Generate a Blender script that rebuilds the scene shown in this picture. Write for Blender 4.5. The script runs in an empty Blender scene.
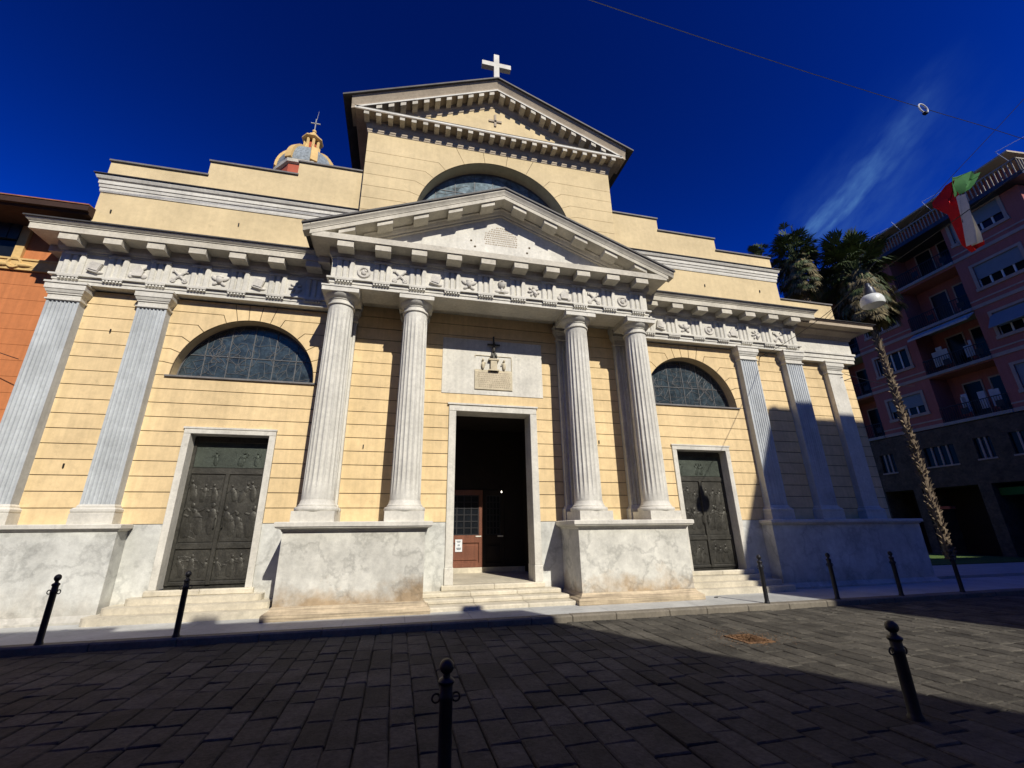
import bpy, math, random
from mathutils import Vector, Matrix
random.seed(7)
S = bpy.context.scene
C = S.collection
pi = math.pi
rad = math.radians

# ------------------------------------------------------------------ camera
CAM = Vector((-2.588, -12.0, 1.6))
RT = Vector((0.97487, -0.22255, -0.01044)); UP = Vector((-0.06165, -0.31447, 0.94726)); FW = Vector((0.21409, 0.92281, 0.32028))
cd = bpy.data.cameras.new('camera'); cam = bpy.data.objects.new('camera', cd); C.objects.link(cam)
M = Matrix((RT, UP, -FW)).transposed().to_4x4(); M.translation = CAM
cam.matrix_world = M
cd.sensor_fit = 'HORIZONTAL'; cd.sensor_width = 36; cd.lens = 427.9 / 1024 * 36
cd.shift_x = (512 - 499.7) / 1024; cd.shift_y = (384.5 - 384) / 1024
cd.clip_start = .1; cd.clip_end = 2000
S.camera = cam
def ray(x, y): return FW + RT * ((x - 499.7) / 427.9) - UP * ((y - 384.5) / 427.9)
def at(x, y, axis, val):
    d = ray(x, y); return CAM + d * ((val - CAM[axis]) / d[axis])

# ------------------------------------------------------------------ light
SUN_AZ, SUN_EL = 16.5, 39.0
SD = Vector((math.sin(rad(SUN_AZ)) * math.cos(rad(SUN_EL)), -math.cos(rad(SUN_AZ)) * math.cos(rad(SUN_EL)), math.sin(rad(SUN_EL))))
ld = bpy.data.lights.new('sun', 'SUN'); ld.energy = 4.95; ld.angle = rad(.5); ld.color = (1, .945, .85)
sun = bpy.data.objects.new('sun', ld); C.objects.link(sun)
sun.rotation_euler = (-SD).to_track_quat('-Z', 'Y').to_euler()
W = bpy.data.worlds.new('World'); S.world = W; W.use_nodes = True
nt = W.node_tree; nt.nodes.clear()
N = nt.nodes.new; L = nt.links.new
sky = N('ShaderNodeTexSky'); sky.sky_type = 'NISHITA'; sky.sun_disc = False
sky.sun_elevation = rad(SUN_EL); sky.sun_rotation = rad(180 - SUN_AZ); sky.altitude = 200
sky.air_density = 1.0; sky.dust_density = .2; sky.ozone_density = 6.0
def wmath(op, a=None, b=None, c=None):
    n = N('ShaderNodeMath'); n.operation = op
    for i, v in enumerate((a, b, c)):
        if v is None: continue
        if isinstance(v, (int, float)): n.inputs[i].default_value = v
        else: L(v, n.inputs[i])
    return n.outputs[0]
cap = N('ShaderNodeMix'); cap.data_type = 'RGBA'; cap.blend_type = 'DARKEN'; cap.inputs[0].default_value = 1; L(sky.outputs[0], cap.inputs[6]); cap.inputs[7].default_value = (2.6, 2.6, 3.6, 1)
gam = N('ShaderNodeGamma'); gam.inputs[1].default_value = 2.5; L(cap.outputs[2], gam.inputs[0])
grade = N('ShaderNodeMix'); grade.data_type = 'RGBA'; grade.blend_type = 'MULTIPLY'; grade.inputs[0].default_value = 1
L(gam.outputs[0], grade.inputs[6]); grade.inputs[7].default_value = (.006, .105, .18, 1)
# a thin cirrus streak high in the sky, to the right of the church
tc = N('ShaderNodeTexCoord')
def wdot(v):
    n = N('ShaderNodeVectorMath'); n.operation = 'DOT_PRODUCT'; L(tc.outputs['Generated'], n.inputs[0]); n.inputs[1].default_value = v
    return n.outputs['Value']
d1 = ray(812, 238).normalized(); d2 = ray(935, 95).normalized()
nn = d1.cross(d2).normalized(); tt = nn.cross(d1).normalized()
side = wdot(nn); along = wdot(tt); fwd = wdot(d1)
comb = N('ShaderNodeCombineXYZ'); L(wmath('MULTIPLY', along, 7.0), comb.inputs[0]); L(wmath('MULTIPLY', side, 18.0), comb.inputs[1])
noi = N('ShaderNodeTexNoise'); L(comb.outputs[0], noi.inputs['Vector']); noi.inputs['Scale'].default_value = 2.2; noi.inputs['Detail'].default_value = 7; noi.inputs['Roughness'].default_value = .6
noi2 = N('ShaderNodeTexNoise'); L(comb.outputs[0], noi2.inputs['Vector']); noi2.inputs['Scale'].default_value = .8; noi2.inputs['Detail'].default_value = 4
wob = wmath('ADD', side, wmath('MULTIPLY', wmath('SUBTRACT', noi2.outputs[0], .5), .11))
wid = wmath('ADD', .008, wmath('MULTIPLY', wmath('MAXIMUM', along, 0), .085))
band = wmath('MAXIMUM', wmath('SUBTRACT', 1.0, wmath('DIVIDE', wmath('ABSOLUTE', wob), wid)), 0.0)
feath = wmath('MULTIPLY', wmath('MAXIMUM', wmath('SUBTRACT', 1.0, wmath('DIVIDE', wmath('ABSOLUTE', wmath('ADD', wob, -.03)), .11)), 0.0), .35)
dens = wmath('MULTIPLY', wmath('ADD', wmath('MULTIPLY', band, .9), feath), wmath('MAXIMUM', wmath('SUBTRACT', wmath('MULTIPLY', noi.outputs[0], 1.9), .35), 0.0))
mr = N('ShaderNodeMapRange'); mr.interpolation_type = 'SMOOTHSTEP'; L(along, mr.inputs[0])
mr.inputs[1].default_value = -.05; mr.inputs[2].default_value = .05
mr2 = N('ShaderNodeMapRange'); mr2.interpolation_type = 'SMOOTHSTEP'; L(along, mr2.inputs[0])
mr2.inputs[1].default_value = .0; mr2.inputs[2].default_value = .31; mr2.inputs[3].default_value = 1; mr2.inputs[4].default_value = 0
dens = wmath('MULTIPLY', wmath('MULTIPLY', dens, mr.outputs[0]), wmath('MULTIPLY', mr2.outputs[0], wmath('GREATER_THAN', fwd, 0)))
cl = N('ShaderNodeMix'); cl.data_type = 'RGBA'; L(wmath('MINIMUM', wmath('MULTIPLY', dens, 1.25), 1.0), cl.inputs[0]); L(grade.outputs[2], cl.inputs[6]); cl.inputs[7].default_value = (.6, 1.6, 4.2, 1)
bg = N('ShaderNodeBackground'); L(cl.outputs[2], bg.inputs[0]); bg.inputs[1].default_value = .1
wo = N('ShaderNodeOutputWorld'); L(bg.outputs[0], wo.inputs[0])
S.view_settings.view_transform = 'Standard'; S.view_settings.look = 'None'; S.view_settings.gamma = 1; S.view_settings.exposure = 0.10
S.view_settings.use_curve_mapping = False
S.cycles.diffuse_bounces = 2

# ------------------------------------------------------------------ materials
def mat(name, col, rough=.8, var=.12, vs=1.5, fine=.10, fs=14, bump=.25, bs=30, metal=0, streak=0, stain=None, spec=.3, island=0, dirt=0, extra=None, vein=0):
    m = bpy.data.materials.new(name); m.use_nodes = True
    t = m.node_tree; b = t.nodes['Principled BSDF']
    n = t.nodes.new; l = t.links.new
    g = n('ShaderNodeTexCoord').outputs['Object'] if extra != 'world' else n('ShaderNodeNewGeometry').outputs['Position']
    def noise(scale, detail=4, vec=None, rough_=.55):
        k = n('ShaderNodeTexNoise'); k.inputs['Scale'].default_value = scale; k.inputs['Detail'].default_value = detail; k.inputs['Roughness'].default_value = rough_
        l(vec if vec is not None else g, k.inputs['Vector']); return k.outputs[0]
    def mp(v, a, b_, c, d):
        k = n('ShaderNodeMapRange'); l(v, k.inputs[0]); k.inputs[1].default_value = a; k.inputs[2].default_value = b_; k.inputs[3].default_value = c; k.inputs[4].default_value = d; return k.outputs[0]
    def mul(a, b_):
        k = n('ShaderNodeMath'); k.operation = 'MULTIPLY'; l(a, k.inputs[0]); l(b_, k.inputs[1]); return k.outputs[0]
    f = mp(noise(vs, 5), .3, .7, 1 - var, 1 + var)
    f = mul(f, mp(noise(fs, 6, None, .7), .3, .7, 1 - fine, 1 + fine))
    if streak:
        mpn = n('ShaderNodeMapping'); l(g, mpn.inputs[0]); mpn.inputs['Scale'].default_value = (.7, .7, 34) if extra == 'h' else (9, 9, .35)
        f = mul(f, mp(noise(1.0, 5, mpn.outputs[0]), .35, .75, 1 + streak * .4, 1 - streak))
    if dirt:
        f = mul(f, mp(noise(3.2, 8, None, .75), .56, .74, 1, 1 - dirt))
    if vein:
        sb = n('ShaderNodeMath'); sb.operation = 'SUBTRACT'; l(noise(.9, 7, None, .6), sb.inputs[0]); sb.inputs[1].default_value = .5
        ab = n('ShaderNodeMath'); ab.operation = 'ABSOLUTE'; l(sb.outputs[0], ab.inputs[0]); f = mul(f, mp(ab.outputs[0], 0, .035, 1 - vein, 1))
    if island:
        ge = n('ShaderNodeNewGeometry'); f = mul(f, mp(ge.outputs['Random Per Island'], 0, 1, 1 - island, 1 + island))
    cm = n('ShaderNodeVectorMath'); cm.operation = 'SCALE'; cm.inputs[0].default_value = col; l(f, cm.inputs['Scale'])
    outc = cm.outputs[0]
    if stain:
        # (colour, z0, z1, strength): rising damp / rust with a ragged upper edge
        sc, z0, z1, amt = stain
        sx = n('ShaderNodeSeparateXYZ'); l(g, sx.inputs[0])
        ad = n('ShaderNodeMath'); ad.operation = 'ADD'; l(sx.outputs[2], ad.inputs[0]); l(mp(noise(1.4, 6, None, .65), .3, .7, -.35 * (z1 - z0) * 2, .35 * (z1 - z0) * 2), ad.inputs[1])
        fac = mp(ad.outputs[0], z0, z1, amt, 0)
        mx = n('ShaderNodeMix'); mx.data_type = 'RGBA'; l(fac, mx.inputs[0]); l(outc, mx.inputs[6])
        sv = n('ShaderNodeVectorMath'); sv.operation = 'SCALE'; sv.inputs[0].default_value = sc; l(f, sv.inputs['Scale']); l(sv.outputs[0], mx.inputs[7])
        outc = mx.outputs[2]
    l(outc, b.inputs['Base Color'])
    b.inputs['Roughness'].default_value = rough; b.inputs['Metallic'].default_value = metal; b.inputs['Specular IOR Level'].default_value = spec
    if bump:
        bp = n('ShaderNodeBump'); bp.inputs['Strength'].default_value = bump; bp.inputs['Distance'].default_value = .02
        l(noise(bs, 6, None, .7), bp.inputs['Height']); l(bp.outputs[0], b.inputs['Normal'])
    return m
YEL = (.70, .53, .29)
m_yel = mat('yellow_plaster', YEL, .9, .14, .6, .10, 5, .3, 40, streak=.10, dirt=.22)
m_yel2 = mat('pale_yellow_plaster', (.63, .50, .285), .9, .12, .8, .08, 6, .3, 40, streak=.05, dirt=.2)
m_groove = mat('dark_joint_mortar', (.10, .075, .045), .95, .2, 3, .1, 20, .2)
m_mar = mat('white_marble', (.60, .575, .50), .65, .14, 1.6, .12, 12, .25, 35, streak=.09, dirt=.35)
m_marc = mat('column_marble', (.59, .57, .50), .65, .15, 1.6, .12, 10, .2, 35, streak=.14, dirt=.28)
m_marp = mat('grey_marble_pilaster', (.45, .475, .48), .65, .15, 1.3, .10, 10, .2, 35, streak=.14, dirt=.2)
m_dado = mat('veined_marble_dado', (.55, .55, .50), .6, .2, 1.1, .14, 6, .2, 30, streak=.05, stain=((.36, .32, .25), .0, .5, .5), dirt=.2, vein=.22)
m_ped = mat('stained_marble_pedestal', (.575, .56, .49), .6, .2, 1.2, .14, 6, .2, 30, streak=.05, stain=((.38, .27, .15), .02, .55, .9), dirt=.25, vein=.26)
m_pedb = mat('rusty_marble_base', (.44, .355, .235), .7, .2, 1.6, .15, 9, .3, 30, streak=.65, dirt=.3, extra='h')
m_step = mat('worn_marble_steps', (.52, .47, .36), .6, .18, 1.6, .15, 10, .3, 30, dirt=.35, island=.12)
m_cor = mat('weathered_stone_cornice', (.53, .49, .40), .8, .18, 1.4, .14, 12, .3, 30, dirt=.35)
m_rel = mat('carved_marble_relief', (.56, .53, .47), .75, .15, 4, .15, 20, .4, 40, dirt=.35)
m_beige = mat('beige_carved_marble', (.54, .47, .33), .8, .15, 4, .15, 20, .4, 40, dirt=.35)
m_bro = mat('pale_brown_stone_trim', (.40, .33, .24), .85, .16, 1.4, .14, 12, .3, 30, dirt=.3)
m_lead = mat('dark_lead_flashing', (.07, .066, .062), .6, .2, 3, .15, 15, .2, metal=.3)
m_bronze = mat('dark_bronze', (.058, .055, .045), .5, .35, 2.2, .3, 12, .45, 16, metal=.55, spec=.5)
m_bronzeg = mat('green_bronze', (.06, .07, .056), .5, .25, 2, .2, 12, .6, 45, metal=.5)
m_glass = mat('leaded_stained_glass', (.035, .05, .06), .12, .5, 5, .4, 18, .5, 9, spec=.8)
m_glassb = mat('pale_lunette_glass', (.15, .195, .215), .65, .5, 3, .45, 8, .5, 9, spec=.05)
m_came = mat('lead_came', (.13, .13, .13), .6, .1, 3, .1, 10, .1, metal=.3)
m_wood = mat('varnished_wood_door', (.175, .066, .036), .45, .2, 2, .2, 25, .15, 40, streak=.3, spec=.4)
m_dark = mat('shade_toned_interior_wood', (.016, .011, .009), .8, .2, 2, .1, 20, .1)  # interior shade put into the colour, near-black instead of the brown wood
m_iron = mat('black_cast_iron', (.018, .018, .02), .45, .2, 4, .2, 30, .25, 60, metal=.4, spec=.5)
m_road = mat('grey_paving_stone', (.068, .062, .049), .85, .35, 2.2, .4, 18, 1.0, 26, island=.33, dirt=.5, spec=.25)
m_roadj = mat('dark_paving_joint', (.012, .0105, .008), .95, .3, 2, .2, 20, .4)
m_pave = mat('pale_marble_pavement', (.42, .425, .40), .55, .14, 1.2, .12, 10, .25, 30, dirt=.3, island=.10)
m_kerb = mat('grey_kerb_stone', (.17, .15, .115), .8, .2, 1.6, .2, 12, .4, 30, dirt=.35)
m_orange = mat('orange_render', (.50, .18, .065), .9, .12, .8, .08, 10, .3, 40, streak=.15)
m_cream = mat('cream_render_trim', (.62, .42, .17), .85, .1, 1.5, .1, 12, .3)
m_eave = mat('dark_brown_eave_wood', (.045, .022, .014), .8, .2, 2, .2, 12, .3)
m_pink = mat('pink_render', (.34, .12, .105), .9, .1, .6, .08, 8, .3, 40, streak=.12)
m_trim = mat('pale_pink_trim', (.36, .29, .25), .85, .1, 1.2, .1, 12, .2)
m_stone = mat('rough_stone_cladding', (.085, .065, .048), .9, .35, 1.6, .35, 7, .9, 14)
m_slab = mat('grey_concrete_slab', (.30, .29, .28), .9, .12, 1.2, .1, 12, .2)
m_shut = mat('grey_blue_roller_shutter', (.17, .22, .27), .6, .05, 3, .05, 20, .1)
m_win = mat('dark_window_glass', (.010, .012, .015), .15, .2, 3, .1, 10, .05, spec=.22)
m_white = mat('white_paint', (.62, .62, .60), .5, .06, 3, .05, 15, .1)
m_rail = mat('dark_iron_railing', (.03, .03, .032), .5, .1, 4, .1, 20, .1, metal=.4)
m_railp = mat('pale_balustrade', (.30, .27, .23), .8, .1, 4, .1, 20, .1)
m_awn = mat('pale_awning_cloth', (.40, .42, .44), .9, .1, 3, .1, 20, .1)
m_tile = mat('slate_dome_tiles', (.22, .25, .26), .6, .4, 6, .3, 20, .5, 20)
m_red = mat('terracotta_render', (.42, .10, .055), .9, .12, 1.2, .1, 12, .2)
m_trunk = mat('palm_trunk_bark', (.17, .13, .085), .95, .35, 2, .3, 14, .8, 25, island=.4)
m_frond = mat('green_palm_leaf', (.05, .07, .022), .55, .3, .8, .2, 6, .1, island=.45)
m_dead = mat('dry_palm_leaf', (.16, .13, .065), .8, .3, .8, .2, 6, .1, island=.5)
m_lampw = mat('white_enamel_shade', (.62, .64, .60), .35, .08, 4, .08, 12, .1, dirt=.15)
m_lampd = mat('dark_grey_lamp_housing', (.06, .065, .075), .4, .1, 4, .1, 15, .1, metal=.5)
m_fg = mat('green_flag_cloth', (.018, .10, .02), .85, .15, 3, .1, 20, .1)
m_fw = mat('white_flag_cloth', (.6, .56, .47), .85, .08, 3, .08, 20, .1)
m_fr = mat('red_flag_cloth', (.55, .012, .012), .85, .15, 3, .1, 20, .1)
m_rust = mat('rusty_iron_grate', (.19, .105, .05), .9, .35, 6, .3, 20, .6, 40, dirt=.4)
m_grass = mat('lawn_grass', (.07, .12, .025), .95, .3, 4, .3, 30, .6, 60)
m_paper = mat('white_paper', (.7, .72, .72), .8, .04, 6, .03, 20, 0)
m_ink = mat('dark_ink', (.05, .07, .10), .8, .1, 6, .05, 20, 0)
m_plasg = mat('beige_render', (.42, .36, .27), .9, .1, .8, .1, 10, .2)
m_roof = mat('terracotta_roof_tiles', (.30, .12, .06), .9, .25, 3, .2, 14, .5)
m_cop = mat('grey_copper_capping', (.16, .15, .14), .6, .2, 2, .2, 12, .2)
m_hill = mat('distant_ground', (.12, .115, .10), .95, .2, .2, .1, 3, .1)

def emit(name, col, st):
    m = bpy.data.materials.new(name); m.use_nodes = True; b = m.node_tree.nodes['Principled BSDF']
    b.inputs['Emission Color'].default_value = (*col, 1); b.inputs['Emission Strength'].default_value = st; return m

# ------------------------------------------------------------------ mesh builder
class MB:
    def __init__(s): s.v = []; s.f = []
    def add(s, vs, fs):
        o = len(s.v); s.v += [tuple(v) for v in vs]; s.f += [tuple(i + o for i in f) for f in fs]; return s
    def box(s, x0, x1, y0, y1, z0, z1):
        return s.add([(x0, y0, z0), (x1, y0, z0), (x1, y1, z0), (x0, y1, z0), (x0, y0, z1), (x1, y0, z1), (x1, y1, z1), (x0, y1, z1)],
                     [(0, 3, 2, 1), (4, 5, 6, 7), (0, 1, 5, 4), (1, 2, 6, 5), (2, 3, 7, 6), (3, 0, 4, 7)])
    def bbox(s, x0, x1, y0, y1, z0, z1, b=.012):
        # box with a chamfered front (-y) face and top
        v = [(x0, y1, z0), (x1, y1, z0), (x1, y1, z1), (x0, y1, z1), (x0, y0 + b, z0), (x1, y0 + b, z0), (x1, y0 + b, z1 - b), (x0, y0 + b, z1 - b),
             (x0 + b, y0, z0 + b), (x1 - b, y0, z0 + b), (x1 - b, y0, z1 - 2 * b), (x0 + b, y0, z1 - 2 * b), (x0 + b, y0 + 2 * b, z1), (x1 - b, y0 + 2 * b, z1)]
        return s.add(v, [(0, 3, 2, 1), (0, 1, 5, 4), (1, 2, 6, 5), (3, 0, 4, 7), (8, 9, 10, 11), (4, 5, 9, 8), (5, 6, 10, 9), (7, 4, 8, 11), (11, 10, 13, 12), (6, 13, 10), (7, 11, 12), (12, 13, 2, 3), (2, 13, 6), (3, 7, 12)])
    def prism(s, poly, y0, y1, ax='y'):
        # poly: (a,b) pairs; ax y -> (x,z) extruded in y; ax z -> (x,y) in z; ax x -> (y,z) in x
        n = len(poly)
        def P(p, t): return (p[0], t, p[1]) if ax == 'y' else ((p[0], p[1], t) if ax == 'z' else (t, p[0], p[1]))
        a = sum(poly[i][0] * poly[(i + 1) % n][1] - poly[(i + 1) % n][0] * poly[i][1] for i in range(n))
        if a < 0: poly = poly[::-1]
        vs = [P(p, y0) for p in poly] + [P(p, y1) for p in poly]
        f0, f1 = tuple(range(n)), tuple(range(2 * n - 1, n - 1, -1))
        side = [(i, i + n, (i + 1) % n + n, (i + 1) % n) for i in range(n)]
        if ax == 'z': f0, f1 = f0[::-1], f1[::-1]; side = [q[::-1] for q in side]
        if ax == 'x': f0, f1 = f0[::-1], f1[::-1]; side = [q[::-1] for q in side]
        return s.add(vs, [f0, f1] + side)
    def loft(s, secs, cap=True, closed=True):
        n = len(secs[0]); vs = [p for q in secs for p in q]; fs = []
        for k in range(len(secs) - 1):
            for i in range(n if closed else n - 1):
                j = (i + 1) % n; fs.append((k * n + i, k * n + j, (k + 1) * n + j, (k + 1) * n + i))
        if cap: fs += [tuple(range(n - 1, -1, -1)), tuple(range((len(secs) - 1) * n, len(secs) * n))]
        return s.add(vs, fs)
    def lathe(s, prof, cx, cy, n=24, cap=True):
        secs = [[(cx + r * math.cos(2 * pi * i / n), cy + r * math.sin(2 * pi * i / n), z) for i in range(n)] for r, z in prof]
        return s.loft(secs, cap)
    def tube(s, p0, p1, r0, r1=None, n=8):
        p0 = Vector(p0); p1 = Vector(p1); r1 = r0 if r1 is None else r1
        d = (p1 - p0).normalized(); a = d.orthogonal().normalized(); b = d.cross(a)
        return s.loft([[p + (a * math.cos(2 * pi * i / n) + b * math.sin(2 * pi * i / n)) * r for i in range(n)] for p, r in ((p0, r0), (p1, r1))])
    def path(s, pts, r, n=6):
        for a, b in zip(pts[:-1], pts[1:]): s.tube(a, b, r, r, n)
        return s
    def ell(s, c, r, n=10, m=6, rot=0):
        secs = []
        for k in range(m + 1):
            t = -pi / 2 + pi * k / m
            ring = []
            for i in range(n):
                x = r[0] * math.cos(t) * math.cos(2 * pi * i / n); y = r[1] * math.cos(t) * math.sin(2 * pi * i / n); z = r[2] * math.sin(t)
                x, z = x * math.cos(rot) - z * math.sin(rot), x * math.sin(rot) + z * math.cos(rot)
                ring.append((c[0] + x, c[1] + y, c[2] + z))
            secs.append(ring)
        return s.loft(secs)
    def torus(s, c, R, r, axis='y', n=20, m=8, a0=0, a1=2 * pi):
        secs = []
        full = abs(a1 - a0 - 2 * pi) < 1e-6
        for k in range(n + 1):
            t = a0 + (a1 - a0) * k / n; ring = []
            for i in range(m):
                u = 2 * pi * i / m; q = R + r * math.cos(u); h = r * math.sin(u)
                p = (q * math.cos(t), h, q * math.sin(t)) if axis == 'y' else ((q * math.cos(t), q * math.sin(t), h) if axis == 'z' else (h, q * math.cos(t), q * math.sin(t)))
                ring.append((c[0] + p[0], c[1] + p[1], c[2] + p[2]))
            secs.append(ring)
        return s.loft(secs, cap=not full)
    def sweep(s, path, prof):
        # path: plan polyline (x,y), outside on the right-hand side when walking; prof: closed list of (out, z)
        secs = []
        for i, p in enumerate(path):
            def nrm(a, b):
                d = Vector((b[0] - a[0], b[1] - a[1])).normalized(); return Vector((d.y, -d.x))
            if i == 0: m = nrm(path[0], path[1])
            elif i == len(path) - 1: m = nrm(path[-2], path[-1])
            else:
                n1 = nrm(path[i - 1], p); n2 = nrm(p, path[i + 1]); m = (n1 + n2); m = m / (1 + n1.dot(n2))
            secs.append([(p[0] + m.x * o, p[1] + m.y * o, z) for o, z in prof])
        return s.loft(secs)
    def build(s, name, m, parent=None, smooth=False):
        me = bpy.data.meshes.new(name); me.from_pydata(s.v, [], s.f); me.validate()
        me.materials.append(m)
        if smooth:
            for p in me.polygons: p.use_smooth = True
            try: me.set_sharp_from_angle(angle=rad(38))
            except Exception: pass
        o = bpy.data.objects.new(name, me); C.objects.link(o)
        if parent: o.parent = parent
        # consistent outward normals
        import bmesh
        bm = bmesh.new(); bm.from_mesh(me); bmesh.ops.recalc_face_normals(bm, faces=bm.faces); bm.to_mesh(me); bm.free()
        return o
def build_split(mb, name, m, parent=None, smooth=False):
    # one object for every connected piece of the builder
    par = list(range(len(mb.v)))
    def find(i):
        while par[i] != i: par[i] = par[par[i]]; i = par[i]
        return i
    for f in mb.f:
        a = find(f[0])
        for i in f[1:]: par[find(i)] = a
    comp = {}
    for f in mb.f: comp.setdefault(find(f[0]), []).append(f)
    out = []
    for fs in comp.values():
        ids = sorted({i for f in fs for i in f}); mp = {v: k for k, v in enumerate(ids)}
        q = MB(); q.v = [mb.v[i] for i in ids]; q.f = [tuple(mp[i] for i in f) for f in fs]; out.append(q.build(name, m, parent, smooth))
    return out
def tag(o, label=None, cat=None, group=None, kind=None):
    if label: o['label'] = label
    if cat: o['category'] = cat
    if group: o['group'] = group
    if kind: o['kind'] = kind
    return o
def empty(name, loc, label, cat, group=None, rz=0):
    o = bpy.data.objects.new(name, None); C.objects.link(o); o.location = loc; o.rotation_euler = (0, 0, rz); o.empty_display_size = .3
    return tag(o, label, cat, group)
def copy_tree(o, parent=None):
    c = o.copy(); C.objects.link(c)
    if parent: c.parent = parent
    for ch in list(o.children): copy_tree(ch, c)
    return c
def inset(poly, d):
    n = len(poly); a = sum(poly[i][0] * poly[(i + 1) % n][1] - poly[(i + 1) % n][0] * poly[i][1] for i in range(n))
    if a < 0: poly = poly[::-1]
    out = []
    for i in range(n):
        p0 = Vector(poly[i - 1]); p = Vector(poly[i]); p1 = Vector(poly[(i + 1) % n])
        e1 = (p - p0).normalized(); e2 = (p1 - p).normalized()
        n1 = Vector((-e1.y, e1.x)); n2 = Vector((-e2.y, e2.x))
        k = max(.4, 1 + n1.dot(n2)); q = p + (n1 + n2) * (d / k); out.append((q.x, q.y))
    return out

G, RD = -.15, -.27
# ------------------------------------------------------------------ ground
MB().add([(-400, -400, -.42), (400, -400, -.42), (400, 400, -.42), (-400, 400, -.42)], [(0, 1, 2, 3)]).build('ground', m_hill)['kind'] = 'structure'
road = MB().add([(-60, -10.4, -.295), (60, -10.4, -.295), (60, -2.2, -.295), (-60, -2.2, -.295)], [(0, 1, 2, 3)]).build('road_bed', m_roadj); road['kind'] = 'structure'
rb = MB()
def slab(x0, x1, y0, y1, zb):
    g = .003 + random.random() * .006; zo_ = random.uniform(-.003, .003); t = [zb + zo_ + random.uniform(-.007, .007) for _ in range(4)]; b = random.uniform(.008, .02)
    X0, X1, Y0, Y1 = x0 + g, x1 - g, y0 + g, y1 - g
    j = lambda: random.uniform(-.008, .008)
    o = [(X0 + j(), Y0 + j()), (X1 + j(), Y0 + j()), (X1 + j(), Y1 + j()), (X0 + j(), Y1 + j())]
    i = [(o[0][0] + b, o[0][1] + b), (o[1][0] - b, o[1][1] + b), (o[2][0] - b, o[2][1] - b), (o[3][0] + b, o[3][1] - b)]
    rb.add([(p[0], p[1], -.31) for p in o] + [(p[0], p[1], t[k] - .012) for k, p in enumerate(o)] + [(p[0], p[1], t[k]) for k, p in enumerate(i)],
           [(0, 1, 5, 4), (1, 2, 6, 5), (2, 3, 7, 6), (3, 0, 4, 7), (4, 5, 9, 8), (5, 6, 10, 9), (6, 7, 11, 10), (7, 4, 8, 11), (8, 9, 10, 11)])
x = -13.5
while x < 24:
    w = random.uniform(.26, .38); y = -10.4 + random.random() * -.5
    while y < -2.42:
        h = random.uniform(.32, .72); y1 = min(y + h, -2.42)
        if y1 - y > .1: slab(x, x + w, max(y, -10.4), y1, RD)
        y += h
    x += w
rb.build('road', m_road)['kind'] = 'structure'
# pavement of long marble slabs, kerb with a step
pv = MB(); x = -16
while x < 26:
    w = random.uniform(1.1, 1.7)
    pv.box(x + .003, x + w - .003, -2.2, .02, -.4, G + random.uniform(-.002, .002)); x += w
MB().box(-60, -16, -2.2, .4, -.4, G).box(26, 40, -2.2, 0, -.4, G).box(-60, 60, -2.2, .4, -.6, -.35).build('pavement_bed', m_pave)['kind'] = 'structure'
pv.build('pavement', m_pave)['kind'] = 'structure'
kb = MB(); x = -40
while x < 40:
    w = random.uniform(.9, 1.4); kb.bbox(x + .004, x + w - .004, -2.42, -2.204, -.4, G + .002 + random.uniform(-.003, .003), .014); x += w
kb.build('kerb', m_kerb)['kind'] = 'structure'
MB().box(-60, 60, -16, -10.65, -.6, G).build('near_pavement', m_pave)['kind'] = 'structure'
MB().box(-60, 60, -10.65, -10.42, -.6, G + .002).build('near_kerb', m_kerb)['kind'] = 'structure'
MB().box(15.2, 31.6, 4.8, 30, -.6, -.20).build('lawn', m_grass)['kind'] = 'structure'
MB().box(15.0, 33, 1.2, 4.6, -.6, -.22).build('side_path', m_pave)['kind'] = 'structure'

# ------------------------------------------------------------------ church
ch = empty('church', (0, 0, G), 'yellow neoclassical church with white marble portico and twin pediments', 'church')
ch.location = (0, 0, 0)
ZD, ZS = 1.79, .366
zc = lambda k: ZD + ZS * k
DX0, DX1, DZ0, DZ1 = 5.794, 7.908, .378, 4.105      # side door frames (outer)
PX, PZ0, PZ1 = 1.318, .254, 5.072                   # portal frame
LX, LZ, LR = 6.82, zc(10), 1.73                     # side lunettes
wallp = []                                          # course polygons in x,z
def arc(cx, cz, r, a0, a1, n=5): return [(cx + r * math.cos(a0 + (a1 - a0) * i / n), cz + r * math.sin(a0 + (a1 - a0) * i / n)) for i in range(n + 1)]
def lunette_courses(cx, cz, r, k0, xa, xb, zs, ntop=5, eb=.26):
    out = []
    A = [0.0] + [math.asin(min(.98, (zs[j] - cz) / (r + eb))) for j in range(1, 6)]
    for sgn, xl in ((1, xb), (-1, xa)):
        for j in range(6):
            z0, z1 = zs[j], zs[j + 1]
            a0 = A[j]; a1 = A[j + 1] if j < 5 else A[5] + (pi - 2 * A[5]) / ntop
            ar = arc(0, 0, r, a0, a1, 6)
            pts = [(abs(xl - cx), z0 - cz)]
            if j: pts.append(((r + eb) * math.cos(a0), z0 - cz))
            pts += ar
            if j < 5: pts.append(((r + eb) * math.cos(a1), z1 - cz))
            else:
                t = (z1 - cz) / math.sin(a1); pts.append((t * math.cos(a1), z1 - cz))
            pts.append((abs(xl - cx), z1 - cz))
            out.append([(cx + sgn * p[0], cz + p[1]) for p in pts])
    for i in range(1, ntop - 1):
        a0 = A[5] + (pi - 2 * A[5]) * i / ntop; a1 = A[5] + (pi - 2 * A[5]) * (i + 1) / ntop; zt = zs[6] - cz
        pts = arc(0, 0, r, a0, a1, 4) + [(zt / math.tan(a1), zt), (zt / math.tan(a0), zt)]
        out.append([(cx + p[0], cz + p[1]) for p in pts])
    return out
def rect(x0, x1, z0, z1): return [(x0, z0), (x1, z0), (x1, z1), (x0, z1)]
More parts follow.
